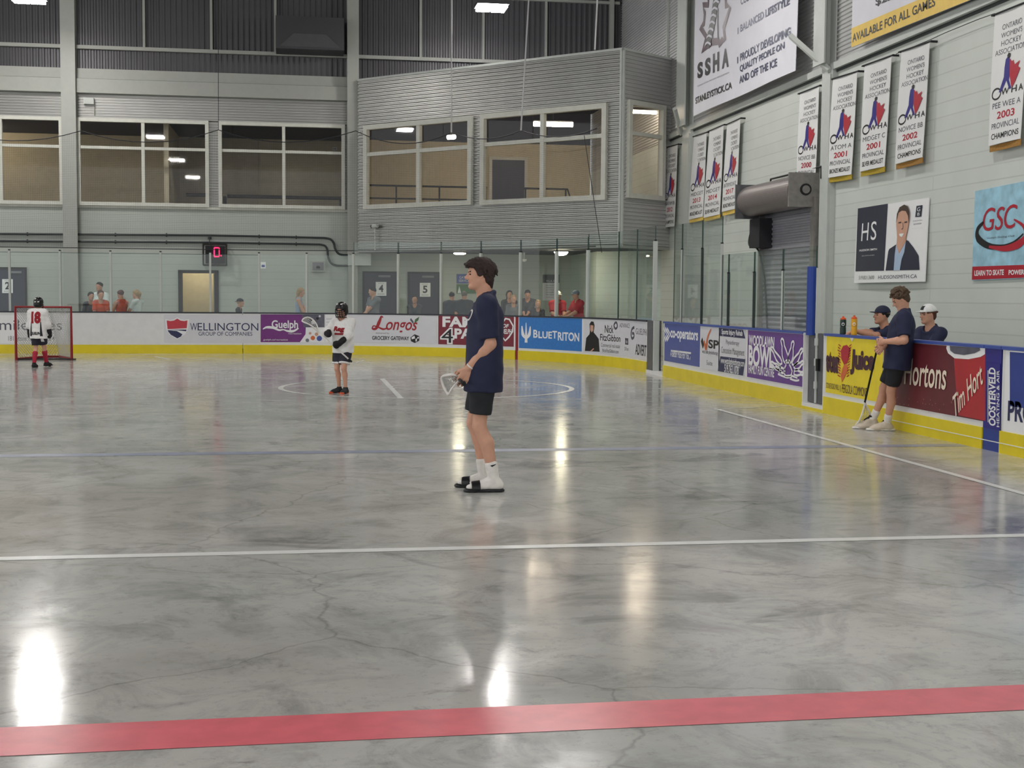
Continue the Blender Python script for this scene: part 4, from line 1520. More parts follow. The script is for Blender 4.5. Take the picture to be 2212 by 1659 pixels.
MB().tube([EW.pos(*EW.px(453, 517), .05), EW.pos(*EW.px(453, 512), .05)], .05, 'pipe_dark', 8).build('junction_box', root)
for ys, t in ((((-60, 505), (170, 506.5), (456, 508.5), (700, 514), (714, 517), (721, 526), (724, 538), (731, 548), (742, 551), (760, 551)), 'upper dark conduit along the end wall, bending down at the steel post'),
              (((-60, 520.5), (170, 522), (456, 524), (690, 528), (702, 531), (707, 540), (709, 556), (716, 569), (730, 574), (760, 574)), 'lower dark conduit along the end wall, bending down at the steel post')):
    P_ = [EW.pos(*EW.px(*p), .06) for p in ys]
    o = MB().tube(P_[:3] + catmull(P_[3:], 4), .03, 'pipe_dark', 8).build('conduit_pipe', label=t, cat='pipe')
    br = MB()
    for x in (60, 250, 360, 560, 640):
        y = np.interp(x, [p[0] for p in ys[:5]], [p[1] for p in ys[:5]])
        u, z = EW.px(x, y)
        wbox(br, EW, u - .02, z - .05, u + .02, z + .05, 0, .07, 'pipe_dark')
    br.build('pipe_clip', o)
# ventilation hood
a, b = EW.px(597, 119), EW.px(741, 49)
mb = MB()
hp = [(.03, b[1]), (.9, b[1] - .05), (1.0, a[1] + .02), (.03, a[1])]
v = [EW.pos(a[0], z, o) for o, z in hp] + [EW.pos(b[0], z, o) for o, z in hp]
mb.add(v, [(0, 1, 5, 4), (1, 2, 6, 5), (2, 3, 7, 6), (3, 0, 4, 7), (3, 2, 1, 0), (4, 5, 6, 7)], 'clad_dark')
hood = mb.build('ventilation_hood', label='boxy dark metal hood high on the end wall left of the steel post', cat='hood')
MB().add([EW.pos(a[0] + .1, a[1] + .08, 1.005), EW.pos(b[0] - .1, a[1] + .08, 1.005), EW.pos(b[0] - .5, a[1] + .45, .985), EW.pos(a[0] + .5, a[1] + .45, .985)], [(0, 1, 2, 3)], 'light_housing').build('flap', hood)
a, b = EW.px(182, 226), EW.px(204, 213)
o = wbox(MB(), EW, a[0], a[1], b[0], b[1], .03, .15, 'steel_pale').build('junction_box', label='small pale box on the ribbed cladding above the second upper window', cat='box')
wbox(MB(), EW, a[0] + .02, a[1] + .02, b[0] - .02, b[1] - .02, .15, .16, 'steel_pale').build('cover', o)
MB().tube([EW.pos(b[0], a[1], .05), EW.pos(b[0], E(205, 250)[1], .05)], .012, 'steel_paint', 5).build('conduit', o)
a, b = EW.px(672, 587), EW.px(702, 564)
o = wbox(MB(), EW, a[0], a[1], b[0], b[1], .0, .12, 'steel_paint').build('wall_vent', label='small grey caged fitting on the end wall left of the steel post', cat='vent')
wbox(MB(), EW, a[0] + .04, a[1] + .04, b[0] - .04, b[1] - .04, .12, .13, 'grey_print').build('grille', o)
MB().lathe(EW.pos((a[0] + b[0]) / 2, a[1] + .1, .17), [(.05, 0), (.06, .03), (.03, .07)], 'soft_black', 10).build('bulb', o)
s = Sign('notice_sheet', 'small white sheet on the end wall above the backward cap boy', EW, [(563, 580), (574, 580), (574, 566), (563, 566)], off=.01, th=.008, cat='notice')
s.poly([(565, 577), (572, 577), (572, 572), (565, 572)], 'coop_blue', 1)
s = Sign('small_sign', 'tiny white sign inside the window left of the corner room', Wall((-30, 43.19), (9.5, 43.19)), [(719, 325), (727, 325), (727, 318), (719, 318)], off=.01, th=.008, cat='sign')
s.text('H', (721, 324), (725, 319), 'black_print')
# camera on its pole under the corner-room windows
q = B1.px(816, 488)
root = MB().tube([B1.pos(q[0], q[1] - .06, .12), B1.pos(q[0], zf - .05, .12)], .018, 'steel_pale', 6).build('security_camera', label='small round camera on a thin pole below the corner room', cat='camera')
MB().tube([B1.pos(q[0] - .09, q[1] - .02, .12), B1.pos(q[0] + .1, q[1], .12)], .06, 'steel_pale', 10).build('body', root)
MB().tube([B1.pos(q[0] - .13, q[1] - .02, .13), B1.pos(q[0] - .06, q[1] - .02, .12)], .05, 'black', 10).build('lens', root)
q = G(1132, 559, 2.62)
root = MB().tube([(q[0], q[1], 2.6), (q[0], q[1], 2.8)], .03, 'steel_pale', 8).build('dome_camera', label='small white dome camera under the lobby ceiling', cat='camera')
MB().lathe((q[0], q[1], 2.53), [(.02, 0), (.07, .03), (.08, .08)], 'white_print', 12).build('dome', root)
# lobby posters
s = Sign('wall_sign', 'blue sign on the lobby wall behind the tall man', EW, [(986, 612), (1040, 612), (1040, 592), (986, 592)], off=.02, th=.02, m_='coop_blue')
s.text('GATE TO', (992, 602), (1020, 597), 'light_print')
s.text('SERVICE AREA', (991, 609), (1030, 604), 'light_print')
s = Sign('wall_poster', 'green poster on the lobby wall under the blue sign', EW, [(986, 634), (1030, 634), (1030, 614), (986, 614)], off=.02, th=.015, m_='leaf_green', cat='poster')
s.poly([(988, 633), (996, 633), (992, 618)], 'light_print', 1)
s = Sign('wall_notice', 'tall pale notice with a dark head left of the white cap man', EW, [(1172, 649), (1208, 649), (1208, 593), (1172, 593)], off=.02, th=.015, m_='light_print', cat='notice')
s.poly([(1172, 611), (1208, 611), (1208, 593), (1172, 593)], 'photo_grey', 1, name='head_band')
s.text('RULES', (1180, 609), (1202, 605), 'light_print', layer=2)
for i, y in enumerate((616, 621, 626, 631, 636, 642)):
    s.text(('no food', 'helmets on', 'no running', 'no balls', 'be kind', 'thank you')[i], (1180, y + 1.5), (1196, y - 1), 'red_print' if i == 5 else 'mid_print')
s = Sign('window_notice', 'bright slip on the dark lobby door at the right', EW, [(1266, 628), (1276, 628), (1276, 609), (1266, 609)], off=.05, th=.01, m_='light_print', cat='notice')
s.poly([(1268, 626), (1274, 626), (1274, 618), (1268, 618)], 'ice_blue', 1)

# ================================================================== BANNERS ON THE RIGHT WALL


def owha(label, bl, br, tr, tl, rows, fringe, cut=1.0):
    wv = lambda a, b: .03 * (1 - b) + .010 * math.sin(a * 4 + b * 3)
    s = Sign('hanging_banner', label, RW, (bl, br, tr, tl), off=.1, th=.008, m_='cloth_white', cat='banner', group='hanging pennant banners', nu=8, wave=wv)
    A = lambda a, b: s.fr(a, b)
    d = np.linalg.norm(s.c[1] - s.c[0])
    for i, t in enumerate(('ONTARIO', "WOMEN'S", 'HOCKEY', 'ASSOCIATION')):
        w_ = (.30, .32, .30, .46)[i]
        b = .115 + i * .062
        s.text(t, (.55 - w_, b + .02), (.55 + w_, b - .02), 'mid_print', uv=True, br=(.55 + w_, b + .02), tl=(.55 - w_, b - .02))
    # stickhandler and half maple leaf
    s.poly([(.42, .37), (.50, .345), (.57, .40), (.58, .47), (.55, .53), (.64, .60), (.58, .605), (.48, .53), (.36, .605), (.28, .61), (.40, .50), (.40, .43)], 'indigo', 2, uv=True, name='player_emblem')
    s.poly([(.55, .37), (.62, .40), (.66, .39), (.70, .43), (.86, .41), (.80, .45), (.88, .47), (.80, .52), (.74, .56), (.66, .60), (.62, .56), (.57, .50)], 'red_print', 3, uv=True, name='leaf_emblem')
    s.poly([(.46, .345), (.50, .325), (.56, .335), (.55, .36), (.49, .365)], 'black_print', 3, uv=True, name='player_emblem')
    s.stroke([(.10 + .13 * math.cos(t) + .1, .615 + .04 * math.sin(t)) for t in np.linspace(0, 6.28, 14)[:-1]], .03 * d, 'black_print', 1, uv=True, closed=True)
    for t, a0, a1 in (('W', .34, .58), ('H', .64, .80), ('A', .85, .99)):
        s.text(t, (a0, .635), (a1, .585), 'black_print', uv=True, br=(a1, .635), tl=(a0, .585), bold=.02)
    for i, (t, mm, bold) in enumerate(zip(rows, ('mid_print', 'red_print', 'mid_print', 'black_print'), (0, .02, 0, .01))):
        if not t:
            continue
        w_ = min(.42, .07 * len(t)) if i != 1 else .26
        b = .705 + i * .078
        if b + .03 > cut:
            continue
        h_ = .022 if i != 1 else .028
        s.text(t, (.52 - w_, b + h_), (.52 + w_, b - h_), mm, uv=True, br=(.52 + w_, b + h_), tl=(.52 - w_, b - h_), bold=bold)
    if fringe:
        c0, c1, c2, c3 = s.c
        dn = np.array([0, -.085])
        wv2 = lambda a, b: wv(a, 1) + .01
        slab(MB(), RW, [c0 + dn, c1 + dn, c1, c0], .1, .012, fringe, 14, wave=wv2).build('fringe', s.root)
    r0, r1 = RW.pos(*s.fr(-.08, -.005), .11), RW.pos(*s.fr(1.08, -.005), .11)
    mb = MB().tube([r0, r1], .014, 'soft_black', 6)
    mb.tube([RW.pos(*s.fr(1.04, -.005), .11), RW.pos(*s.fr(1.04, -.005), .0)], .018, 'soft_black', 6)
    mb.tube([RW.pos(*s.fr(-.04, -.005), .11), RW.pos(*s.fr(-.04, -.005), .0)], .018, 'soft_black', 6)
    mb.build('hanging_rod', s.root)


owha('pennant banner nearest the ribbed corner room', (1446, 492), (1466, 489), (1472, 313), (1447, 320), ('BANTAM BB', '2012', 'PROVINCIAL', 'CHAMPIONS'), None)
owha('left pennant banner of the trio past the first wall post', (1498.5, 475), (1528.5, 468), (1535.5, 287), (1508, 296), ('MIDGET', '2013', 'PROVINCIAL', 'BRONZE MEDALIST'), 'gold')
owha('middle pennant banner of the trio past the first wall post', (1531, 471), (1565.5, 463), (1572.5, 271), (1541.5, 284), ('MIDGET', '2014', 'PROVINCIAL', 'SILVER MEDALIST'), 'gold')
owha('right pennant banner of the trio, edged with dots', (1571, 458), (1600.5, 451), (1609, 257), (1580, 270), ('INTERMEDIATE', '2017', 'PROVINCIAL', 'BRONZE MEDALIST'), 'gold')
owha('pennant banner dated 2000 above the roll-up door drum', (1734, 403), (1773.5, 400), (1781, 187), (1739, 203), ('NOVICE BB', '2000', 'PROVINCIAL', 'CHAMPIONS'), None)
owha('pennant banner dated 2001 for bronze, just right of the wall post', (1802, 385), (1853, 377), (1864, 156), (1811, 172), ('ATOM A', '2001', 'PROVINCIAL', 'BRONZE MEDALIST'), 'fringe_gold')
owha('pennant banner dated 2001 for silver', (1873, 371), (1925.5, 360), (1939, 122), (1880, 143), ('MIDGET C', '2001', 'PROVINCIAL', 'SILVER MEDALIST'), 'fringe_gold')
owha('pennant banner dated 2002 with a bronze fringe', (1950, 355), (2008, 340), (2022, 92), (1960, 113), ('NOVICE BB', '2002', 'PROVINCIAL', 'CHAMPIONS'), 'fringe_bronze')
owha('pennant banner cut by the right edge of the picture', (2154, 316), (2222, 300), (2237, 5), (2164, 34), ('PEE WEE A', '2003', 'PROVINCIAL', 'CHAMPIONS'), 'fringe_bronze')
a, b = RW.px(1735, 208), RW.px(2230, 10)
P_ = [RW.pos(*RW.px(x, y), .11) for x, y in ((1950, 117), (2025, 86), (2058, 71), (2130, 42), (2165, 30))]
MB().tube(P_, .006, 'cable', 5).build('hanging_line', label='thin line strung between the banners at the right', cat='rope')

# big association banner
wv = lambda a, b: .022 * math.sin(a * 9 + b * 2) * (.3 + (1 - b) * .7) + .02
s = Sign('large_banner', 'big white hockey association banner with a maple leaf outline', RW, [(1526, 252), (1754, 154), (1761, -120), (1534, -140)], off=.3, th=.01, m_='banner_white', cat='banner', nu=16, wave=wv)
s.lay = .009
lf = [(1561, -15), (1560, 12), (1549, 12), (1553, 30), (1551, 52), (1543, 60), (1556, 80), (1548, 113), (1558, 100), (1570, 92), (1583, 90), (1584, 97), (1590, 88), (1596, 86), (1593, 62), (1607, 18), (1598, 14), (1598, -12)]
s.stroke(lf, .16, 'juice_purple', 1, smooth=False, name='leaf_outline')
for pts, wd in (([(1560, 100), (1566, 72), (1572, 40), (1577, 5), (1586, -20)], .34), ([(1582, 84), (1581, 50), (1581, 22)], .05)):
    s.stroke(pts, wd, 'black_print', 2, name='stick_emblem')
for i in range(7):
    t = i / 7
    x, y = 1561 + 20 * t, 95 - 105 * t
    s.stroke([(x - 5, y + 3), (x, y - 2), (x + 7, y + 2)], .05, 'banner_white', 3, name='stick_emblem')
for ch, x0, y0, x1, y1 in (('S', 1537, 172, 1549, 133), ('S', 1554, 166, 1566, 124), ('H', 1571, 159, 1584, 113), ('A', 1590, 150, 1604, 104)):
    s.text(ch, (x0, y0), (x1, y1), 'black_print', bold=.05, br=(x1, y0 - 5), tl=(x0, y1 + 5))
s.text('STANLEY STICK HOCKEY ASSOCIATION', (1537, 189), (1605, 156), 'grey_print', br=(1605, 159), tl=(1537, 186))
s.text('STANLEYSTICK.CA', (1532, 226), (1611, 177), 'black_print', bold=.03, br=(1611, 192), tl=(1532, 212))
for t, a_, b_, c_ in (('BALANCED LIFESTYLE', (1630, 71), (1741, 11), (1630, 55)), ('PROUDLY DEVELOPING', (1629, 134), (1744, 78), (1629, 117)), ('QUALITY PEOPLE ON', (1628, 159), (1731, 109), (1628, 143)), ('AND OFF THE ICE', (1627, 182), (1715, 144), (1627, 166)), ('CULTURE OF RESPECT', (1631, 13), (1740, -44), (1631, -3))):
    s.text(t, a_, (b_[0], b_[1] - 15), 'navy_print', bold=.025, br=b_, tl=c_)
for x, y in ((1624.5, 68), (1623.5, 131)):
    s.stroke([(x, y - 7), (x, y + 7)], [.06, .14, .06], 'navy_print', 1, smooth=False, name='bullet')
MB().tube([RW.pos(*RW.px(1526, -140), .3), RW.pos(*RW.px(1526, -140), .02)], .02, 'steel_pale', 6).build('stand_off', s.root)
MB().tube([RW.pos(*RW.px(1754, -120), .3), RW.pos(*RW.px(1754, -120), .02)], .02, 'steel_pale', 6).build('stand_off', s.root)

# yellow-footed banner at the top right
s = Sign('large_banner', 'white banner with a yellow foot at the top right', RW, [(1863, 104), (2260, -52), (2260, -250), (1868, -120)], off=.2, th=.01, m_='banner_white', cat='banner', nu=4)
s.poly([(1863, 103.5), (2260, -52), (2260, -104), (1864, 62)], 'gold', 1, name='yellow_band')
s.text('AVAILABLE FOR ALL GAMES', (1866, 93), (2048, -2), 'black_print', bold=.02, layer=2, br=(2048, 14), tl=(1866, 75))
s.text('$25 OFF', (1917, 17), (2010, -40), 'black_print', bold=.02, layer=2, br=(2010, -20), tl=(1917, -3))
for x in (1870, 2050):
    MB().tube([RW.pos(*RW.px(x, -110), .2), RW.pos(*RW.px(x, -110), .02)], .02, 'steel_pale', 6).build('stand_off', s.root)

# portrait poster
wv = lambda a, b: .022 * math.sin(a * math.pi) * (1 - b) + .04 * (1 - b)
s = Sign('portrait_poster', 'poster with white initials on dark blue and a smiling man in a suit', RW, [(1853, 611.5), (2006, 608.5), (2010, 427), (1856, 451)], off=.03, th=.02, m_='white_print', cat='poster', nu=10, wave=wv)
s.poly([(1856, 586.5), (1920, 585), (1922, 440), (1857, 450.5)], 'slate_print', 1, name='dark_field')
s.text('H', (1867, 521), (1882, 482), 'white_print', layer=2, br=(1882, 519), tl=(1868, 483))
s.text('S', (1888, 519), (1900, 478), 'white_print', layer=2, br=(1900, 518), tl=(1888, 479))
s.text('HUDSON SMITH', (1864, 543.5), (1903, 536), 'white_print', bold=.02, layer=2)
s.text('REAL ESTATE ADVISOR', (1870, 554), (1898, 550), 'light_print', layer=2)
s.text('519.821.3600', (1864, 604), (1899, 595), 'grey_print')
s.text('HUDSONSMITH.CA', (1908, 603), (1991, 592.5), 'mid_print')
s.poly([(1924, 584.5), (1928, 543), (1930, 538), (1946, 527), (1962, 518), (1970, 520), (1982, 535), (1993, 552), (1996, 583)], 'photo_suit', 2, name='portrait')
s.poly([(1942, 584), (1943, 548), (1945, 527), (1950, 520), (1966, 516), (1963, 545), (1958, 560), (1955, 584)], 'photo_shirt', 3, name='portrait')
s.poly([(1947, 500), (1966, 500), (1966, 521), (1952, 548), (1946, 530)], 'photo_skin', 4, name='portrait')
s.poly([(1944, 486), (1944, 470), (1946, 458), (1955, 452), (1966, 454), (1971, 462), (1970.5, 484), (1968, 503), (1964, 519), (1957, 526), (1951, 524), (1947, 512)], 'photo_skin', 5, name='portrait')
s.poly([(1944, 482), (1945, 462), (1950, 448), (1960, 442), (1968, 446), (1972, 458), (1971.5, 482), (1969, 466), (1964, 456), (1955, 455), (1948, 460)], 'photo_hair', 6, name='portrait')
s.poly([(1951.5, 505), (1962, 504), (1958, 512), (1953, 510)], 'white_print', 6, name='portrait')
for p in ([(1949, 480), (1955, 479), (1955, 482), (1949, 483)], [(1962, 479), (1968, 478), (1968, 481), (1962, 482)]):
    s.poly(p, 'photo_hair', 6, name='portrait')
s.stroke([(1958.5, 481), (1959.5, 493), (1956, 495)], .012, 'photo_hair', 6, name='portrait')
s.poly([(1983, 469), (1996, 468), (1998, 443), (1985, 445)], 'slate_print', 2, name='emblem')
s.text('G', (1987, 457), (1994, 447), 'white_print', layer=3)
s.text('B', (1988, 466), (1993, 459), 'white_print', layer=3)
s.text('COLDWELL', (1978, 479), (1999, 474), 'grey_print')
s.text('BANKER', (1980, 486), (1997, 481), 'grey_print')
s.text('NEUMANN REAL ESTATE', (1977, 494), (1999, 492), 'grey_print')

# skating club sign
s = Sign('club_sign', 'pale blue skating club sign with a red foot at the right edge', RW, [(2103.5, 606), (2330, 596), (2345, 366), (2110.5, 413)], off=.03, th=.03, m_='ice_blue', cat='sign')
s.poly([(2104, 604.5), (2330, 595), (2331, 568), (2105, 576)], 'red_print', 1, name='red_band')
s.text('LEARN TO SKATE', (2110, 596), (2174, 582), 'white_print', bold=.03, layer=2)
s.text('POWER SKATE', (2184, 594), (2250, 581), 'white_print', bold=.03, layer=2)
for ch, x0, y0, x1, y1 in (('G', 2128, 500, 2155, 448), ('S', 2154, 498, 2175, 446), ('C', 2174, 495, 2203, 441)):
    s.text(ch, (x0, y0), (x1, y1), 'red_print', shear=.25, layer=2, br=(x1, y0 - 3), tl=(x0, y1 + 3))
s.text('Guelph Skating Club', (2137, 517), (2197, 507), 'mid_print', shear=.2, layer=2)
s.stroke([(2130, 480), (2117, 495), (2118, 515), (2140, 531), (2170, 533), (2195, 523), (2216, 505)], [.04, .07, .11, .09, .06, .03, .02], 'black_print', 2)
s.stroke([(2142, 533), (2175, 537), (2205, 528), (2222, 510), (2216, 488), (2196, 474)], [.03, .08, .11, .09, .05, .02], 'red_print', 3)

# ================================================================== ROLL-UP DOOR
du0, du1 = RW.px(1655, 600)[0], RW.px(1767, 600)[0]
zt = RW.px(1700, 450)[1]
root = empty('roll_up_door', RW.pos((du0 + du1) / 2, 0, .1), 'grey roll-up steel door with a drum housing on the right wall', 'door')
mb = MB()
ribs(mb, RW, du0, .0, du1, zt, 'shutter', period=.1, depth=.02, off=.06)
mb.build('curtain', root)
mb = MB()
for a, b in ((du0 - .08, du0 + .03), (du1 - .05, du1 + .14)):
    wbox(mb, RW, a, 0, b, zt + .1, 0, .16, 'steel_worn')
mb.build('guide_rail', root)
RD = Wall((WX - .34, 45), (WX - .34, -8))
hu0, hu1 = RD.px(1622, 420)[0], RD.px(1733, 420)[0]
zc_ = RD.px(1690, 421)[1]
mb = MB()
mb.tube([RW.pos(hu0, zc_, .33), RW.pos(hu1 + .02, zc_, .33)], .31, 'hood_brown', 48)
mb.build('drum', root, smooth=False)
mb = wbox(MB(), RW, hu1 + .0, zc_ - .30, hu1 + .06, zc_ + .33, .0, .62, 'steel_worn')
mb.tube([RW.pos(hu1 + .06, zc_ + .02, .3), RW.pos(hu1 + .08, zc_ + .02, .3)], .11, 'black', 14)
mb.tube([RW.pos(hu1 + .08, zc_ + .02, .3), RW.pos(hu1 + .09, zc_ + .02, .3)], .075, 'steel_worn', 14)
mb.build('end_plate', root)
wbox(MB(), RW, hu0 - .06, zc_ - .36, hu0, zc_ + .34, .0, .66, 'steel_gate').build('end_plate', root)
MB().tube([RW.pos(hu0 + .5, zc_ + .3, .1), RW.pos(hu0 + .5, zc_ + .42, .1), RW.pos(hu1 + .3, zc_ + .42, .1), RW.pos(hu1 + .3, zc_ + .2, .1)], .02, 'black', 6).build('conduit', root)
RM = Wall((WX - .2, 45), (WX - .2, -8))
ma, mb_ = RM.px(1628, 537), RM.px(1656, 471)
m0 = MB()
wbox(m0, RW, mb_[0] - .62, ma[1] + .0, mb_[0] - .02, mb_[1], .03, .34, 'soft_black')
wbox(m0, RW, mb_[0] - .74, ma[1] + .45, mb_[0] - .55, mb_[1] - .02, .1, .3, 'light_housing')
m0.build('motor', root)
cb = [RW.pos(mb_[0] - .6, ma[1] + .4, .3), RW.pos(mb_[0] - .75, ma[1] + .2, .3), RW.pos(mb_[0] - .7, ma[1] + .05, .3), RW.pos(mb_[0] - .45, ma[1] - .05, .2), RW.pos(mb_[0] - .35, ma[1] - .6, .1), RW.pos(mb_[0] - .1, ma[1] - 1.7, .1)]
MB().tube(catmull(cb, 5), .018, 'pipe_dark', 6).build('cable', root)

# ---- players bench furniture behind the boards
MB().box((7.55, 8, .52), (7.95, 19.6, .58), 'steel_paint').box((7.6, 8, 0), (7.66, 19.6, .52), 'steel_gate').box((7.85, 8, 0), (7.9, 19.6, .52), 'steel_gate').build('players_bench', label='long plain bench seat behind the boards', cat='bench')


def bottle(px, py0, py1, body, cap, label):
    u, z = BD.px(px, py0)
    c = BD.pos(u, BT + .012, -.06)
    h = BD.px(px, py1)[1] - BT - .012
    r = .04
    root = MB().lathe(c, [(r * .9, 0), (r, .008), (r, h * .34), (r * .9, h * .42), (r, h * .5), (r, h * .78), (r * .9, h * .82)], body, 18).build('water_bottle', smooth=False, label=label, cat='bottle', group='squeeze bottles on the boards')
    MB().lathe((c[0], c[1], c[2] + h * .82), [(r * .95, 0), (r * .95, h * .06), (r * .55, h * .1), (r * .3, h * .12), (r * .3, h * .18)], cap, 14).build('lid', root)
    d = np.array(CAM[:2]) - c[:2]
    d /= np.linalg.norm(d)
    sd = np.array([-d[1], d[0]])
    P = lambda a, z_: (*(c[:2] + d * (r * math.cos(a) + .001) + sd * r * math.sin(a)), c[2] + z_)
    f = MB()
    pts = [P(.5 * math.cos(t), h * .56 + .022 * math.sin(t)) for t in np.linspace(0, 6.28, 13)[:-1]]
    f.add(pts, [tuple(range(12))], 'white_print')
    pts = [P(.28 * math.cos(t), h * .56 + .012 * math.sin(t)) for t in np.linspace(0, 6.28, 13)[:-1]]
    pts = [tuple(np.array(p) + np.array([d[0], d[1], 0]) * .0015) for p in pts]
    f.add(pts, [tuple(range(12))], body)
    f.build('round_mark', root)


C('bottle_green', (28, 52, 44), rough=.35)
C('bottle_amber', (224, 164, 36), rough=.35)
C('cap_orange', (222, 86, 40), rough=.4)
bottle(1811.5, 719, 683, 'bottle_green', 'cap_orange', 'dark green squeeze bottle with orange lid on the boards')
bottle(1835, 721, 681, 'bottle_amber', 'cap_orange', 'amber squeeze bottle with orange lid on the boards')

# ================================================================== PEOPLE
# bodies are one closed surface: limbs, trunk and head are blended as a distance field and meshed
V3 = lambda *a: np.array(a, float)
UP = V3(0, 0, 1)


def nrm(v):
    return v / (np.linalg.norm(v) + 1e-9)


class Field:
    def __init__(s, lo, hi, h):
        s.lo, s.h = np.array(lo, float), h
        s.n = np.ceil((np.array(hi) - s.lo) / h).astype(int) + 1
        s.a = np.full(tuple(s.n), 9.0, np.float32)

    def _sub(s, lo, hi):
        i0 = np.maximum(0, np.floor((lo - s.lo) / s.h).astype(int))
        i1 = np.minimum(s.n, np.ceil((hi - s.lo) / s.h).astype(int) + 1)
        if (i1 <= i0).any():
            return None
        sl = tuple(slice(a, b) for a, b in zip(i0, i1))
        g = [s.lo[k] + s.h * np.arange(i0[k], i1[k], dtype=np.float32) for k in range(3)]
        return sl, (g[0][:, None, None], g[1][None, :, None], g[2][None, None, :])

    def put(s, fn, lo, hi, k, cut=False):
        m_ = abs(k) + 3 * s.h
        q = s._sub(np.array(lo) - m_, np.array(hi) + m_)
        if q is None:
            return
        sl, X = q
        d = fn(*X).astype(np.float32)
        a = s.a[sl]
        if cut:
            if k:
                hh = np.clip(.5 - .5 * (a + d) / k, 0, 1)
                s.a[sl] = a * (1 - hh) - d * hh + k * hh * (1 - hh)
            else:
                s.a[sl] = np.maximum(a, -d)
        elif k:
            hh = np.clip(.5 + .5 * (a - d) / k, 0, 1)
            s.a[sl] = a * (1 - hh) + d * hh - k * hh * (1 - hh)
        else:
            s.a[sl] = np.minimum(a, d)

    def cone(s, a, b, ra, rb, k=.02, flat=None, capb=False, capa=False, cut=False):
        """tapered limb; flat = (axis, ratio) squeezes it along axis"""
        a, b = np.array(a, float), np.array(b, float)
        d = b - a
        L = np.linalg.norm(d) + 1e-9
        t_ = d / L

        def fn(x, y, z):
            px, py, pz = x - a[0], y - a[1], z - a[2]
            along = px * t_[0] + py * t_[1] + pz * t_[2]
            if flat is not None:
                ax, r = flat
                e = (px * ax[0] + py * ax[1] + pz * ax[2]) * (1 / r - 1)
                px, py, pz = px + ax[0] * e, py + ax[1] * e, pz + ax[2] * e
                f = d + ax * (d @ ax) * (1 / r - 1)
            else:
                f = d
            t = np.clip((px * f[0] + py * f[1] + pz * f[2]) / (f @ f + 1e-12), 0, 1)
            q = np.sqrt((px - f[0] * t) ** 2 + (py - f[1] * t) ** 2 + (pz - f[2] * t) ** 2) - (ra + (rb - ra) * t)
            if flat is not None:
                q = q * (flat[1] ** .5)
            if capb:
                q = np.maximum(q, along - L)
            if capa:
                q = np.maximum(q, -along)
            return q
        R = max(ra, rb)
        s.put(fn, np.minimum(a, b) - R, np.maximum(a, b) + R, k, cut)

    def ell(s, c, r, Rm=None, k=.02, cut=False):
        c, r = np.array(c, float), np.array(r, float)
        Rm = np.eye(3) if Rm is None else Rm

        def fn(x, y, z):
            px, py, pz = x - c[0], y - c[1], z - c[2]
            u = [(px * Rm[0, i] + py * Rm[1, i] + pz * Rm[2, i]) / r[i] for i in range(3)]
            return (np.sqrt(u[0] ** 2 + u[1] ** 2 + u[2] ** 2) - 1) * r.min()
        m_ = np.abs(Rm) @ r
        s.put(fn, c - m_, c + m_, k, cut)

    def half(s, p, n, k=0.0):
        """cut away everything on the n side of a plane"""
        n = nrm(np.array(n, float))
        g = [s.lo[i] + s.h * np.arange(s.n[i]) for i in range(3)]
        d = (g[0][:, None, None] - p[0]) * n[0] + (g[1][None, :, None] - p[1]) * n[1] + (g[2][None, None, :] - p[2]) * n[2]
        s.a = np.maximum(s.a, d.astype(np.float32))

    def crease(s, amp, fr, seed=0):
        g = [s.lo[i] + s.h * np.arange(s.n[i]) for i in range(3)]
        x, y, z = g[0][:, None, None], g[1][None, :, None], g[2][None, None, :]
        r = random.Random(seed)
        o = 0
        for i in range(4):
            f = fr * (1 + .5 * i)
            o = o + np.sin(f * (x * r.uniform(-1, 1) + y * r.uniform(-1, 1) + z * r.uniform(.3, 1.1)) + r.uniform(0, 6)) / (1 + .6 * i)
        s.a = s.a + (amp * o).astype(np.float32)

    def mesh(s):
        a = s.a
        ins = a < 0
        c = [ins[i:i + a.shape[0] - 1, j:j + a.shape[1] - 1, l:l + a.shape[2] - 1] for i in (0, 1) for j in (0, 1) for l in (0, 1)]
        cnt = sum(x.astype(np.int8) for x in c)
        I, J, K = np.nonzero((cnt > 0) & (cnt < 8))
        idx = np.full(tuple(q - 1 for q in a.shape), -1, np.int64)
        idx[I, J, K] = np.arange(len(I))
        P = np.zeros((len(I), 3))
        n = np.zeros(len(I))
        cr = [(0, 0, 0), (0, 0, 1), (0, 1, 0), (0, 1, 1), (1, 0, 0), (1, 0, 1), (1, 1, 0), (1, 1, 1)]
        for e0 in range(8):
            for e1 in range(e0 + 1, 8):
                o0, o1 = np.array(cr[e0]), np.array(cr[e1])
                if np.abs(o0 - o1).sum() != 1:
                    continue
                v0 = a[I + o0[0], J + o0[1], K + o0[2]]
                v1 = a[I + o1[0], J + o1[1], K + o1[2]]
                m_ = (v0 < 0) != (v1 < 0)
                t = np.where(m_, v0 / np.where(m_, v0 - v1, 1), 0)
                P += m_[:, None] * (o0 + (o1 - o0) * t[:, None])
                n += m_
        P = (np.stack([I, J, K], 1) + P / n[:, None]) * s.h + s.lo
        F_ = []
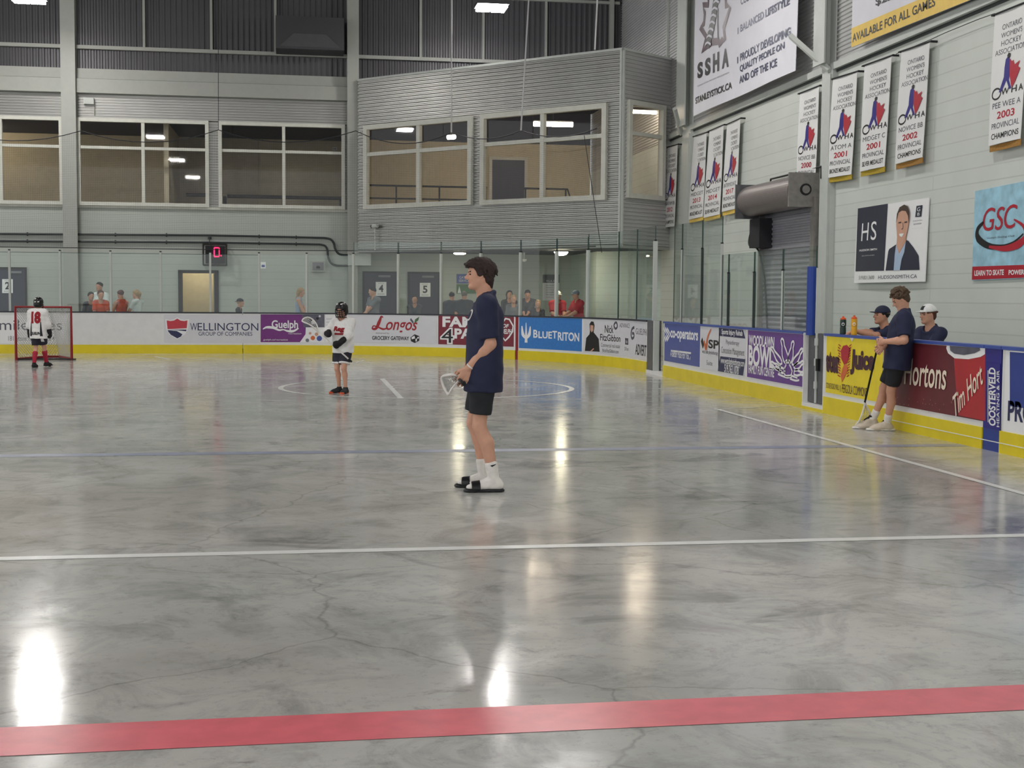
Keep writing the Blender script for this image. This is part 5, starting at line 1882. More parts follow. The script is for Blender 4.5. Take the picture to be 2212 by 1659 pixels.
        for ax in range(3):
            o = [0, 0, 0]
            o[ax] = 1
            A_ = ins[tuple(slice(0, q - d) for q, d in zip(ins.shape, o))]
            B_ = ins[tuple(slice(d, q) for q, d in zip(ins.shape, o))]
            X = np.nonzero(A_ != B_)
            fl = A_[X]
            b1, b2 = [k for k in range(3) if k != ax]
            ok = (X[b1] > 0) & (X[b2] > 0)
            X = [q[ok] for q in X]
            fl = fl[ok]

            def at(d1, d2):
                q = [w_.copy() for w_ in X]
                q[b1] -= d1
                q[b2] -= d2
                for k in (b1, b2):
                    q[k] = np.minimum(q[k], idx.shape[k] - 1)
                q[ax] = np.minimum(q[ax], idx.shape[ax] - 1)
                return idx[tuple(q)]
            q = np.stack([at(1, 1), at(0, 1), at(0, 0), at(1, 0)], 1)
            if ax == 1:
                fl = ~fl
            q = np.where(fl[:, None], q, q[:, ::-1])
            F_.append(q[(q >= 0).all(1)])
        return P, np.concatenate(F_)

    def build(s, name, m_, parent=None, label=None, cat=None, group=None, local=True):
        P, F_ = s.mesh()
        if len(P) == 0:
            return None
        me = bpy.data.meshes.new(name)
        me.vertices.add(len(P))
        me.vertices.foreach_set('co', P.ravel())
        me.loops.add(F_.size)
        me.loops.foreach_set('vertex_index', F_.ravel().astype(np.int32))
        me.polygons.add(len(F_))
        me.polygons.foreach_set('loop_start', np.arange(0, F_.size, 4, dtype=np.int32))
        me.polygons.foreach_set('loop_total', np.full(len(F_), 4, np.int32))
        me.polygons.foreach_set('use_smooth', np.ones(len(F_), bool))
        me.materials.append(M[m_])
        me.update(calc_edges=True)
        me.validate()
        o = bpy.data.objects.new(name, me)
        COL.objects.link(o)
        if parent is not None:
            o.parent = parent
        return tag(o, label, cat, group)


def ik(a, c, l1, l2, hint):
    a, c = np.array(a, float), np.array(c, float)
    d = c - a
    D = np.linalg.norm(d)
    if D > (l1 + l2) * .999:
        c = a + d / D * (l1 + l2) * .999
        d = c - a
        D = np.linalg.norm(d)
    t = d / D
    x = (l1 * l1 - l2 * l2 + D * D) / (2 * D)
    y = math.sqrt(max(l1 * l1 - x * x, 0))
    h = np.array(hint, float)
    h = nrm(h - t * (h @ t))
    return a + t * x + h * y, c


SKIN = {'fair': (206, 156, 131), 'tan': (192, 142, 116), 'pale': (220, 178, 156), 'leg': (186, 138, 112)}
for k_, v_ in SKIN.items():
    C('skin_' + k_, v_, rough=.55, var=.05, scale=20)
C('eye_dark', (38, 28, 24), rough=.3)
C('lip', (176, 104, 96), rough=.5)
for k_, v_ in dict(hair_brown=(50, 37, 34), hair_curly=(84, 66, 50), hair_black=(24, 22, 24), hair_auburn=(86, 52, 42), hair_blond=(168, 140, 104), hair_grey=(110, 104, 98), polo_navy=(33, 37, 66), short_black=(31, 33, 38),
                   sock_white=(226, 222, 216), slide_black=(24, 24, 28), jersey_white=(228, 226, 224), jersey_red=(150, 22, 34), helmet_black=(18, 18, 20), glove_black=(30, 26, 28), tee_orange=(206, 88, 62), top_coral=(188, 86, 70), tee_grey=(112, 116, 122),
                   tee_dark=(58, 60, 68), tee_white=(206, 214, 212), tee_red=(172, 34, 48), top_blue=(152, 168, 190), cap_navy=(34, 40, 62), cap_white=(224, 224, 222), cap_grey=(112, 122, 136), short_dark=(40, 40, 52), sneaker=(206, 194, 176), sock_red=(170, 36, 60), strap_black=(22, 22, 24), jean=(60, 66, 84)).items():
    C(k_, v_, rough=.75 if 'helmet' not in k_ and 'slide' not in k_ else .35, var=.06, scale=25)


def human(label, loc, heading, H=1.8, build=1.0, hs=1.0, pel=(0, 0), pz=.53, lean=0, side=0, twist=0, head=(0, 0), hands=(None, None), hint=None, feet=None, knee=(1, 0, 0), curl=.7,
          shirt=None, short=None, sock=None, shoe=None, hair=None, cap=None, helmet=False, skin='fair', res=.012, glove=None, hand_dir=(None, None), palm=(None, None), group=None, face=False, loose=0.0):
    U = H
    fwd, left = V3(1, 0, 0), V3(0, 1, 0)
    le, sd = math.radians(lean), math.radians(side)
    ut = nrm(V3(math.sin(le), math.sin(sd), math.cos(le)))
    ft = nrm(fwd - ut * (fwd @ ut))
    lt = np.cross(ut, ft)
    tw = math.radians(twist)
    ls = lt * math.cos(tw) - ft * math.sin(tw)
    fs = np.cross(ls, ut)
    pelv = V3(pel[0], pel[1], pz) * U
    neck = pelv + ut * .295 * U
    waist, chest = pelv + ut * .09 * U, pelv + ut * .195 * U
    SH = [neck - ut * .026 * U + sg * ls * .095 * build ** .5 * U for sg in (1, -1)]
    HIP = [pelv - UP * .01 * U + sg * V3(0, 1, 0) * .047 * U for sg in (1, -1)]
    # head frame
    hy, hp = math.radians(head[0]), math.radians(head[1])
    hf = fwd * math.cos(hy) + left * math.sin(hy)
    hl = left * math.cos(hy) - fwd * math.sin(hy)
    hf2 = hf * math.cos(hp) - UP * math.sin(hp)
    hu = np.cross(hf2, hl)
    HR = np.stack([hf2, hl, hu], 1)
    u = .131 * U * hs                                 # chin to crown
    hc = neck + UP * (.072 * U + .28 * u) + (fwd * .02 + hf * .012) * U + fwd * math.sin(le) * .05 * U - UP * abs(math.sin(hp)) * .02 * U
    hp_ = lambda x, y, z: hc + HR @ V3(x, y, z) * u
    # arms
    UA, FA, HL = .165 * U, .142 * U, .104 * U
    ELB, WR = [], []
    for i, sg in enumerate((1, -1)):
        t = hands[i]
        t = (SH[i] + ls * sg * .035 * U + V3(.03, 0, -.30) * U) if t is None else V3(*t) * U
        hn = (hint[i] if hint and hint[i] is not None else (-.9, sg * .35, -.3))
        e, w_ = ik(SH[i], t, UA, FA, hn)
        ELB.append(e)
        WR.append(w_)
    # legs
    feet = feet or ((0, .055, 0), (0, -.055, 0))
    KN, AN = [], []
    for i in (0, 1):
        f = feet[i]
        an = V3(f[0], f[1], .045 + (f[3] if len(f) > 3 else 0)) * U
        k_, an = ik(HIP[i], an, .245 * U, .242 * U, knee)
        KN.append(k_)
        AN.append(an)
    pts = np.array([*SH, *HIP, *ELB, *WR, *KN, *AN, hc, neck])
    lo, hi = pts.min(0) - .2 * U * max(1, hs), pts.max(0) + .17 * U * max(1, hs)
    lo[2] = max(lo[2], -.01)
    w_ = build

    def mk(h=None):
        return Field(lo, hi, h or res)

    def torso(F, e, kk=.03):
        fl = (ft, .68)
        F.cone(pelv + ut * .0 * U, waist, .083 * U * w_ + e, .077 * U * w_ + e, kk, fl)
        F.cone(waist, chest, .077 * U * w_ + e, .094 * U * w_ + e, kk, fl)
        F.cone(chest, neck - ut * .03 * U, .09 * U * w_ + e, .05 * U * w_ + e, kk, fl)
        F.cone(SH[0], SH[1], .034 * U * w_ + e, .034 * U * w_ + e, kk)
        for q in SH:
            F.cone(neck + ut * .012 * U, q, .030 * U * w_ + e * .7, .034 * U * w_ + e, kk)

    def arm(F, i, e, t1=2.0, kk=.02, cap=False):
        """t1 = how far down the arm: 1 elbow, 2 wrist"""
        a, b, c = SH[i], ELB[i], WR[i]
        q = min(t1, 1)
        F.cone(a, a + (b - a) * q, .034 * U * w_ + e, (.034 - .009 * q) * U * w_ ** .5 + e, kk, capb=cap and t1 <= 1)
        if t1 > 1:
            q = t1 - 1
            m_ = b + (c - b) * min(q, .3)
            F.cone(b, m_, .0255 * U + e, .0265 * U + e, kk)
            if q > .3:
                F.cone(m_, b + (c - b) * q, .0265 * U + e, (.0265 - .010 * (q - .3) / .7) * U + e, kk, capb=cap)

    def leg(F, i, e, t0=0.0, t1=2.0, kk=.02, capb=False):
        a, b, c = HIP[i], KN[i], AN[i]
        if t0 < 1:
            q = min(t1, 1)
            p0, p1 = a + (b - a) * t0, a + (b - a) * q
            F.cone(p0, p1, (.054 - .02 * t0) * U * w_ ** .5 + e, (.054 - .022 * q) * U * w_ ** .5 + e, kk, capb=capb and t1 <= 1)
        if t1 > 1:
            bk = nrm(np.cross(np.cross(c - b, knee), c - b)) * -.012 * U
            r0, r1, r2 = .031, .0325, .0205
            s0 = max(t0 - 1, 0)
            m_ = b + (c - b) * .32 - bk * -1
            if s0 < .32:
                F.cone(b + (c - b) * s0, m_, r0 * U + e, r1 * U + e, kk)
            st = m_ if s0 < .32 else m_ + (c - m_) * (s0 - .32) / .68
            en = m_ + (c - m_) * min(1, (t1 - 1.32) / .68)
            F.cone(st, en, (r1 - (r1 - r2) * max(0, (s0 - .32) / .68)) * U + e, r2 * U + e, kk, capb=capb)

    def foot(F, i, e, kk=.015):
        f = feet[i]
        ya = math.radians(f[2])
        d = V3(math.cos(ya), math.sin(ya), 0)
        s_ = V3(-d[1], d[0], 0)
        z0 = (f[3] if len(f) > 3 else 0) * U
        an = AN[i]
        b0 = V3(an[0], an[1], z0)
        F.cone(an, b0 + d * .0 - d * .015 * U + UP * .026 * U, .021 * U + e, .024 * U + e, kk)
        F.cone(b0 - d * .018 * U + UP * .022 * U, b0 + d * .075 * U + UP * .018 * U, .022 * U + e, .025 * U + e, kk, (UP, .75))
        F.cone(an + d * .01 * U - UP * .005 * U, b0 + d * .08 * U + UP * .018 * U, .02 * U + e, .018 * U + e, kk)
        F.cone(b0 + d * .07 * U + UP * .017 * U, b0 + d * .102 * U + UP * .014 * U, .025 * U + e, .019 * U + e, kk, (UP, .62))
        return b0, d, s_

    def hand(F, i, e=0.0):
        dr = hand_dir[i]
        d = nrm(WR[i] - ELB[i]) if dr is None else nrm(V3(*dr))
        sg = 1 if i == 0 else -1
        pn = V3(*palm[i]) if palm[i] is not None else -ls * sg
        pn = nrm(pn - d * (pn @ d))
        lat = np.cross(pn, d) * sg * -1              # towards the thumb
        if lat @ (ft * .8 + UP * .3) < 0 and palm[i] is None:
            lat = -lat
        s_, w0 = HL, WR[i]
        F.cone(w0 - d * .05 * s_, w0 + d * .2 * s_, .155 * s_ + e, .17 * s_ + e, .012, (pn, .6))
        F.cone(w0 + d * .17 * s_ + lat * .08 * s_, w0 + d * .46 * s_ + lat * .13 * s_, .15 * s_ + e, .13 * s_ + e, .012, (pn, .62))
        F.cone(w0 + d * .17 * s_ - lat * .08 * s_, w0 + d * .44 * s_ - lat * .13 * s_, .15 * s_ + e, .12 * s_ + e, .012, (pn, .62))
        for j, L in enumerate((.40, .46, .43, .33)):
            q = (j - 1.5)
            b = w0 + d * (.50 - .03 * abs(q)) * s_ - lat * q * .125 * s_
            dd = nrm(d - lat * q * .06)
            an = 0
            r = .062 * s_
            for L2, kq in ((.44, .7), (.31, 1.0), (.25, .8)):
                an += curl * kq
                v = dd * math.cos(an) + pn * math.sin(an)
                F.cone(b, b + v * L * L2 * s_, r + e, r * .9 + e, .004)
                b = b + v * L * L2 * s_
                r *= .9
        b = w0 + d * .14 * s_ + lat * .17 * s_
        v = nrm(d * .75 + lat * .65 + pn * .35)
        F.cone(b, b + v * .24 * s_, .085 * s_ + e, .072 * s_ + e, .008)
        v2 = nrm(d * .9 + lat * .1 + pn * (.3 + curl * .4))
        F.cone(b + v * .24 * s_, b + v * .24 * s_ + v2 * .22 * s_, .07 * s_ + e, .055 * s_ + e, .004)

    # ---- skin
    F = mk()
    torso(F, -.02 if shirt else 0)
    F.cone(neck - ut * .045 * U, hp_(-.10, 0, -.22), .036 * U * w_ ** .3, .0335 * U * max(1, hs * .9), .03)
    for i in (0, 1):
        arm(F, i, 0)
        hand(F, i)
        leg(F, i, -.004 if short else 0)
        foot(F, i, 0)
    k1 = .18 * u
    F.ell(hp_(-.06, 0, .14), V3(.42, .325, .36) * u, HR, .03)
    F.ell(hp_(.10, 0, -.10), V3(.285, .25, .36) * u, HR, k1)
    F.cone(hp_(-.05, .19, -.20), hp_(.24, .05, -.41), .085 * u, .085 * u, .12 * u)
    F.cone(hp_(-.05, -.19, -.20), hp_(.24, -.05, -.41), .085 * u, .085 * u, .12 * u)
    F.ell(hp_(.315, 0, -.425), V3(.075, .095, .07) * u, HR, .07 * u)
    F.cone(hp_(.325, .13, .075), hp_(.325, -.13, .075), .05 * u, .05 * u, .07 * u)
    for sg in (1, -1):
        F.ell(hp_(.405, sg * .14, -.005), V3(.07, .085, .055) * u, HR, .05 * u, cut=True)
        F.ell(hp_(-.02, sg * .325, -.02), V3(.075, .03, .125) * u, HR, .02 * u)
        F.ell(hp_(.405, sg * .05, -.15), V3(.045, .04, .04) * u, HR, .03 * u)
    F.cone(hp_(.35, 0, .05), hp_(.485, 0, -.13), .03 * u, .05 * u, .05 * u)
    F.cone(hp_(.372, .07, -.245), hp_(.372, -.07, -.245), .026 * u, .026 * u, .025 * u)
    F.cone(hp_(.365, .06, -.29), hp_(.365, -.06, -.29), .028 * u, .028 * u, .025 * u)
    body = F.build('person', 'skin_' + skin, None, label, 'person', group)
    body.location = (loc[0], loc[1], loc[2] if len(loc) > 2 else 0)
    body.rotation_euler = (0, 0, math.radians(heading))
    if face:
        for sg in (1, -1):
            f = Field(hc - .75 * u, hc + .75 * u, .0035)
            f.ell(hp_(.335, sg * .135, -.005), V3(.04, .07, .028) * u, HR, 0)
            f.build('eye', 'eye_dark', body)
            f = Field(hc - .75 * u, hc + .75 * u, .0035)
            f.cone(hp_(.385, sg * .06, .075), hp_(.335, sg * .22, .095), .030 * u, .022 * u, 0)
            f.build('eyebrow', hair[1] if hair else 'hair_brown', body)
        f = Field(hc - .75 * u, hc + .75 * u, .0035)
        f.cone(hp_(.385, .065, -.262), hp_(.385, -.065, -.262), .02 * u, .02 * u, 0)
        f.build('lips', 'lip', body)
    # ---- clothes
    rc = max(res, .009)
    out = {'body': body, 'hp': hp_, 'u': u, 'WR': WR, 'ELB': ELB, 'SH': SH, 'pelv': pelv, 'neck': neck, 'ft': ft, 'ls': ls, 'ut': ut, 'HR': HR, 'hc': hc, 'HIP': HIP, 'KN': KN, 'AN': AN, 'chest': chest, 'U': U}
    if shirt:
        m_, slv, hem, e = shirt[:4]
        F = mk(rc)
        torso(F, e)
        fl = (ft, .74)
        if loose:
            F.cone(pelv + ut * (hem - pz) * U, chest, (.090 + loose) * U * w_ + e, (.092 + loose * .6) * U * w_ + e, .03, (ft, .73), capa=True)
        elif hem < pz:
            F.cone(pelv + ut * (hem - pz) * U, waist, .088 * U * w_ + e, .08 * U * w_ + e, .03, fl, capa=True)
        for i in (0, 1):
            if slv:
                arm(F, i, e + .006 + loose * .25 * U, slv, .025, cap=True)
        F.crease(.0034, 21 / U * 1.8, 3)
        F.half(pelv + ut * (hem - pz) * U, -ut)
        F.cone(neck - ut * .01 * U + ft * .01 * U, hp_(-.08, 0, -.2), .043 * U * w_ ** .3, .05 * U, 0, cut=True)
        if not slv:                                   # tank top: open shoulders
            for i, sg in ((0, 1), (1, -1)):
                F.cone(SH[i] + ls * sg * .02 * U + ut * .03 * U, SH[i] - ut * .06 * U + ls * sg * .03 * U, .05 * U, .04 * U, 0, cut=True)
        if len(shirt) > 4:                            # turned-down collar
            for j in range(14):
                a0, a1 = [2 * math.pi * (j + d_) / 14 for d_ in (0, 1)]
                q = lambda a: neck + ut * (.004 - .028 * math.cos(a)) * U + (ft * math.cos(a) * .8 + ls * math.sin(a)) * .047 * U + ft * .008 * U
                F.cone(q(a0), q(a1), .010 * U, .010 * U, .012)
        out['shirt'] = F.build('shirt', m_, body)
    if short:
        m_, fr, e = short
        F = mk(rc)
        F.cone(pelv + ut * .02 * U, pelv - UP * .02 * U, .078 * U * w_ + e * .5, .082 * U * w_ + e * .6, .03, (ft, .74))
        for i in (0, 1):
            leg(F, i, e + (.004 if fr < 1 else .002), .3 if fr < 1 else .12, fr, .03, capb=True)
        F.crease(.002, 30 / U * 1.8, 5)
        out['short'] = F.build('shorts' if fr < 1.2 else 'trousers', m_, body)
    if sock:
        m_, top = sock
        for i in (0, 1):
            F = mk(min(rc, .009))
            leg(F, i, .006, 2 - top, 2.0, .01)
            foot(F, i, .0025)
            F.crease(.001, 90, 2)
            F.build('sock', m_, body)
    if shoe:
        kind, m_, m2 = shoe
        for i in (0, 1):
            b0, d, s_ = foot(mk(.05), i, 0)
            z_ = UP * .012
            if kind == 'slide':
                F = mk(.007)
                F.cone(b0 - d * .022 * U, b0 + d * .04 * U, .025 * U, .025 * U, .01, (UP, .42))
                F.cone(b0 + d * .04 * U, b0 + d * .105 * U, .025 * U, .029 * U, .01, (UP, .42))
                F.half(b0 + UP * .021, UP)
                so = F.build('slide_sandal', m_, body)
                F = mk(.006)
                F.cone(b0 + d * .060 * U + UP * .012 * U, b0 + d * .098 * U + UP * .010 * U, .036 * U, .033 * U, 0, (UP, .9), capa=True, capb=True)
                F.half(b0 + UP * .006, -UP)
                F.build('strap', m_, so)
                F = mk(.005)
                c = b0 + d * .086 * U + UP * .028 * U - s_ * .02 * U
                F.cone(c - d * .018, c + d * .022 + UP * .004, .006, .014, 0)
                F.build('mark', 'sock_white', so)
            else:
                F = mk(.009 if res < .015 else res)
                foot(F, i, .010, .02)
                F.cone(AN[i], AN[i] + UP * .012 * U, .026 * U, .028 * U, .01, capb=True)
                F.half(b0 + UP * .072 * U, UP)
                so = F.build('sneaker', m_, body)
                F = mk(.008 if res < .015 else res)
                F.cone(b0 - d * .034 * U + UP * .006 * U, b0 + d * .045 * U + UP * .006 * U, .028 * U, .026 * U, .01, (UP, .5))
                F.cone(b0 + d * .045 * U + UP * .006 * U, b0 + d * .118 * U + UP * .008 * U, .026 * U, .027 * U, .01, (UP, .5))
                F.half(b0 + UP * .026, UP)
                F.half(b0 + UP * .001, -UP)
                F.build('sole', m2, so)
                if res < .015:
                    F = mk(.008)
                    F.cone(AN[i] + UP * .012 * U, AN[i] + UP * .026 * U, .027 * U, .029 * U, .01, capa=True, capb=True)
                    F.cone(AN[i] + d * .03 * U + UP * .004 * U, AN[i] + d * .055 * U - UP * .010 * U, .012 * U, .010 * U, .01)
                    F.build('tongue', 'glove_black', so)
    if glove:
        for i in (0, 1):
            F = mk(.01)
            hand(F, i, .016)
            c = WR[i]
            F.cone(c - nrm(c - ELB[i]) * .09, c, .05, .046, .02, capa=True)
            F.build('glove', glove, body)
    if hair:
        kind, m_ = hair
        hr = .008 if res <= .009 else max(res * .7, .01)
        F = Field(hc - 1.1 * u - UP * .9 * u, hc + 1.1 * u, hr)
        F.ell(hp_(-.07, 0, .165), V3(.455, .36, .385) * u, HR, 0)
        n_ = V3(.40, 0, -.36)
        if kind in ('long', 'pony', 'mop'):
            F.ell(hp_(-.26, 0, -.10), V3(.24, .31, .34) * u, HR, .1 * u)
        elif kind == 'curly':
            F.ell(hp_(-.26, 0, -.06), V3(.25, .31, .32) * u, HR, .08 * u)
        pn = HR @ nrm(n_)
        F.half(hp_(.31, 0, .27), pn)
        F.half(hp_(0, 0, -.62 if kind in ('mop', 'long') else -.33), -hu)
        r = random.Random(len(label))
        if kind == 'mop':
            for j in range(230):
                a, b = r.uniform(-math.pi, math.pi), r.uniform(-.15, 1.5)
                c_ = V3(math.cos(a) * math.cos(b), math.sin(a) * math.cos(b), math.sin(b))
                p = V3(-.07, 0, .165) + c_ * V3(.455, .365, .385)
                if p[0] > .05 and p[2] < .25:
                    continue
                dv = V3(.13, 0, .01) if p[0] > 0 else V3(-.03, 0, -.17)
                q = p + c_ * r.uniform(.015, .06) + dv * r.uniform(.4, 1.0) + V3(0, r.uniform(-.04, .04), -.04 * (1 - abs(c_[2])))
                F.cone(hp_(*p), hp_(*q), .065 * u, .03 * u, .025 * u)
            for j in range(26):                      # forelock swept over the brow
                y = r.uniform(-.27, .27)
                F.cone(hp_(.22, y * .9, .44 - abs(y) * .3), hp_(.47 + r.uniform(-.05, .05), y * 1.0, .26 + r.uniform(-.06, .1)), .085 * u, .03 * u, .03 * u)
            for sg in (1, -1):                       # sideburns, hair over the ear top
                for j in range(8):
                    F.cone(hp_(r.uniform(-.02, .16), sg * .31, .2), hp_(r.uniform(-.06, .10), sg * .34, r.uniform(-.07, .05)), .06 * u, .025 * u, .03 * u)
            for j in range(26):                      # back of the neck
                y = r.uniform(-.24, .24)
                F.cone(hp_(-.34, y, .0), hp_(-.36 + r.uniform(-.06, .06), y * .9, -.42 + r.uniform(-.08, .1)), .085 * u, .03 * u, .04 * u)
        elif kind == 'curly':
            for j in range(190):
                a, b = r.uniform(-math.pi, math.pi), r.uniform(-.25, 1.5)
                c_ = V3(math.cos(a) * math.cos(b), math.sin(a) * math.cos(b), math.sin(b))
                p = V3(-.07, 0, .18) + c_ * V3(.47, .37, .42) * r.uniform(.97, 1.1)
                if n_ @ (p - V3(.33, 0, .25)) > 0 or p[2] < -.22:
                    continue
                F.ell(hp_(*p), V3(1, 1, 1) * r.uniform(.05, .09) * u, HR, .02 * u)
        elif kind == 'pony':
            F.cone(hp_(-.45, 0, .2), hp_(-.62, 0, .05), .1 * u, .13 * u, .03)
            F.cone(hp_(-.62, 0, .05), hp_(-.50, 0, -.75), .13 * u, .06 * u, .03)
        elif kind == 'long':
            for sg in (-1, 0, 1):
                F.cone(hp_(-.22, sg * .2, .1), hp_(-.30, sg * .22, -.95), .2 * u, .12 * u, .05)
        if cap:
            F.half(hp_(0, 0, .15), hu)
        F.crease(.0025 if res < .012 else .003, 120, 9)
        out['hair'] = F.build('hair', m_, body)
    if cap:
        m_, back = cap
        sg = -1 if back else 1
        F = Field(hc - 1.2 * u, hc + 1.2 * u, min(res, .010))
        F.ell(hp_(-.06, 0, .18), V3(.47, .375, .40) * u, HR, 0)
        F.half(hp_(0, 0, .13), -hu + hf2 * (-.10 if not back else .06))
        c_ = F.build('cap', m_, body)
        F = Field(hc - 1.2 * u, hc + 1.2 * u, min(res, .008))
        F.ell(hp_(sg * .46, 0, .145), V3(.33, .27, .035) * u, HR, 0)
        F.ell(hp_(-.06, 0, .12), V3(.44, .34, .4) * u, HR, 0, cut=True)
        F.build('brim', m_, c_)
    if helmet:
        F = Field(hc - 1.2 * u, hc + 1.2 * u, .008)
        F.ell(hp_(-.06, 0, .16), V3(.54, .44, .45) * u, HR, 0)
        F.ell(hp_(-.18, 0, -.14), V3(.40, .42, .36) * u, HR, .1 * u)
        F.ell(hp_(.34, 0, .17), V3(.24, .30, .06) * u, HR, .05 * u)
        F.ell(hp_(.50, 0, -.20), V3(.52, .36, .37) * u, HR, .02, cut=True)
        F.half(hp_(0, 0, -.42), -hu)
        hm = F.build('helmet', 'helmet_black', body)
        mb = MB()
        arc = lambda z, r_, w2: [hp_(r_ * math.cos(t) - .02, w2 * math.sin(t), z) for t in np.linspace(-1.35, 1.35, 12)]
        for z, r_ in ((.06, .58), (-.08, .62), (-.22, .63), (-.36, .58), (-.48, .50)):
            mb.tube(arc(z, r_, .44), .006, 'strap_black', 5)
        for y in (-.26, -.09, .09, .26):
            mb.tube([hp_(math.sqrt(max(.05, 1 - (y / .44) ** 2)) * r_ - .02, y, z) for z, r_ in ((.10, .56), (-.08, .62), (-.22, .63), (-.36, .58), (-.48, .50))], .006, 'strap_black', 5)
        mb.build('face_cage', hm, local=True)
        mb = MB()
        for (x, y, z, a_) in ((.30, .18, .50, .3), (.30, -.18, .50, -.3), (-.46, .13, .36, 1), (-.5, -.12, .12, 1), (-.5, .12, .12, 1)):
            d_ = nrm(V3(x + .06, y, z - .16) / V3(.54, .44, .45) ** 2)
            t1 = nrm(np.cross(d_, V3(0, 0, 1)))
            t2 = np.cross(d_, t1)
            c0 = V3(-.06, 0, .16) + V3(x + .06, y, z - .16) / math.sqrt((((V3(x + .06, y, z - .16)) / V3(.54, .44, .45)) ** 2).sum()) * 1.02
            P_ = [hp_(*(c0 + t1 * a * .09 + t2 * b * .055)) for a, b in ((-1, -1), (1, -.6), (1, 1), (-.6, 1))]
            P2 = [hp_(*(c0 + t1 * a * .09 + t2 * b * .055 + d_ * .03)) for a, b in ((-1, -1), (1, -.6), (1, 1), (-.6, 1))]
            mb.hexa(P_ + P2, 'sock_white')
        mb.build('decal', hm, local=True)
    return out


def print_on(target, pts2, faces, o, ux, uy, d, m_, name, lift=.004, cuts=2):
    """lay flat print on a garment by dropping it along d (local space)"""
    tri = []
    P_ = [np.array(p, float) for p in pts2]
    for f in faces:
        tri += [(P_[f[0]], P_[f[i]], P_[f[i + 1]]) for i in range(1, len(f) - 1)]
    for _ in range(cuts):                             # fine enough to follow the cloth
        nt = []
        for a, b, c in tri:
            ab, bc, ca = (a + b) / 2, (b + c) / 2, (c + a) / 2
            nt += [(a, ab, ca), (ab, b, bc), (ca, bc, c), (ab, bc, ca)]
        tri = nt
    me = target.data
    bt = BVHTree.FromPolygons([v.co for v in me.vertices], [p.vertices for p in me.polygons])
    v, ix, fc = [], {}, []
    for t in tri:
        q = []
        for p2 in t:
            k = (round(p2[0], 6), round(p2[1], 6))
            if k not in ix:
                p = o + ux * p2[0] + uy * p2[1]
                h = bt.ray_cast(Vector(p), Vector(d), 1.2)
                ix[k] = len(v)
                v.append(np.array(h[0] if h[0] is not None else bt.find_nearest(Vector(p + d * .4))[0]) - d * lift)
            q.append(ix[k])
        if len(set(q)) == 3:
            fc.append(tuple(q))
    return MB().add(v, fc, m_).build(name, target, local=True)


def print_text(target, body, o, ux, uy, w_, h_, d, m_, name='number', bold=.03, shear=0.0, lift=.005):
    v, f = text_mesh(body, bold, shear)
    return print_on(target, [((x - .5) * w_, (y - .5) * h_) for x, y in v], f, o, ux, uy, d, m_, name, lift)


def lacrosse_stick(label, a, throat, tip, n, shaft='sock_white', w_=.17, butt='strap_black', parent=None):
    """shaft from a to throat, head from throat to tip; n = open side of the head"""
    a, t, p, n = [np.array(q, float) for q in (a, throat, tip, n)]
    d = nrm(p - t)
    n = nrm(n - d * (n @ d))
    s_ = np.cross(d, n)
    L = np.linalg.norm(p - t)
    root = MB().tube([a, t + d * .05], .0125, shaft, 8).build('lacrosse_stick', smooth=True, label=label, cat='lacrosse stick')
    MB().tube([a - nrm(t - a) * .01, a + nrm(t - a) * .06], .0165, butt, 8).build('butt_end', root)
    prof = [(0, .02), (.15, .1), (.35, .27), (.6, .40), (.82, .5), (.95, .46), (1.0, .30)]
    L_ = [t + d * x * L + s_ * y * w_ + n * .05 * math.sin(x * 3.1) for x, y in prof]
    R_ = [t + d * x * L - s_ * y * w_ + n * .05 * math.sin(x * 3.1) for x, y in prof]
    rim = catmull(L_ + [t + d * L * 1.03] + R_[::-1], 4)
    MB().tube(rim, .011, 'sock_white', 6).build('head', root)
    mb = MB()
    lf, rt = catmull(L_, 3), catmull(R_, 3)
    k = len(lf)
    for i in range(k):
        b = (lf[i] + rt[i]) / 2 - n * .05 * math.sin(math.pi * i / (k - 1))
        mb.tube(catmull([lf[i], b, rt[i]], 3), .003, 'net_white', 4)
    for y in (-.66, -.33, 0, .33, .66):
        mb.tube([((lf[i] + rt[i]) / 2 + (lf[i] - rt[i]) / 2 * y) - n * .05 * (1 - y * y) * math.sin(math.pi * i / (k - 1)) for i in range(k)], .003, 'net_white', 4)
    mb.build('pocket', root)
    return root


def world(o, p):
    """a figure's local point in the hall"""
    a = o['body'].rotation_euler.z
    l = o['body'].location
    c, s_ = math.cos(a), math.sin(a)
    return np.array([l.x + p[0] * c - p[1] * s_, l.y + p[0] * s_ + p[1] * c, l.z + p[2]])

# ---- the tall man in navy standing in the middle


def to_local(P, g, heading, H):
    c, s_ = math.cos(math.radians(heading)), math.sin(math.radians(heading))
    r = np.array(P, float) - np.array([g[0], g[1], 0])
    return ((r[0] * c + r[1] * s_) / H, (-r[0] * s_ + r[1] * c) / H, r[2] / H)


VIEW = np.array([math.sin(math.radians(9.05)), math.cos(math.radians(9.05)), 0])


def lp(x, y, g, heading, H, toward=0.0):
    """figure-local place (in body heights) seen at a pixel, `toward` metres nearer the eye than the figure"""
    d = AX[2] @ (np.array([g[0], g[1], 1.0]) - CAM) - toward
    return to_local(CAM + ray(x, y) * d / F_PX, g, heading, H)


def lg(x, y, g, heading, H, yaw=0.0):
    q = to_local(G(x, y), g, heading, H)
    return (q[0], q[1], yaw)


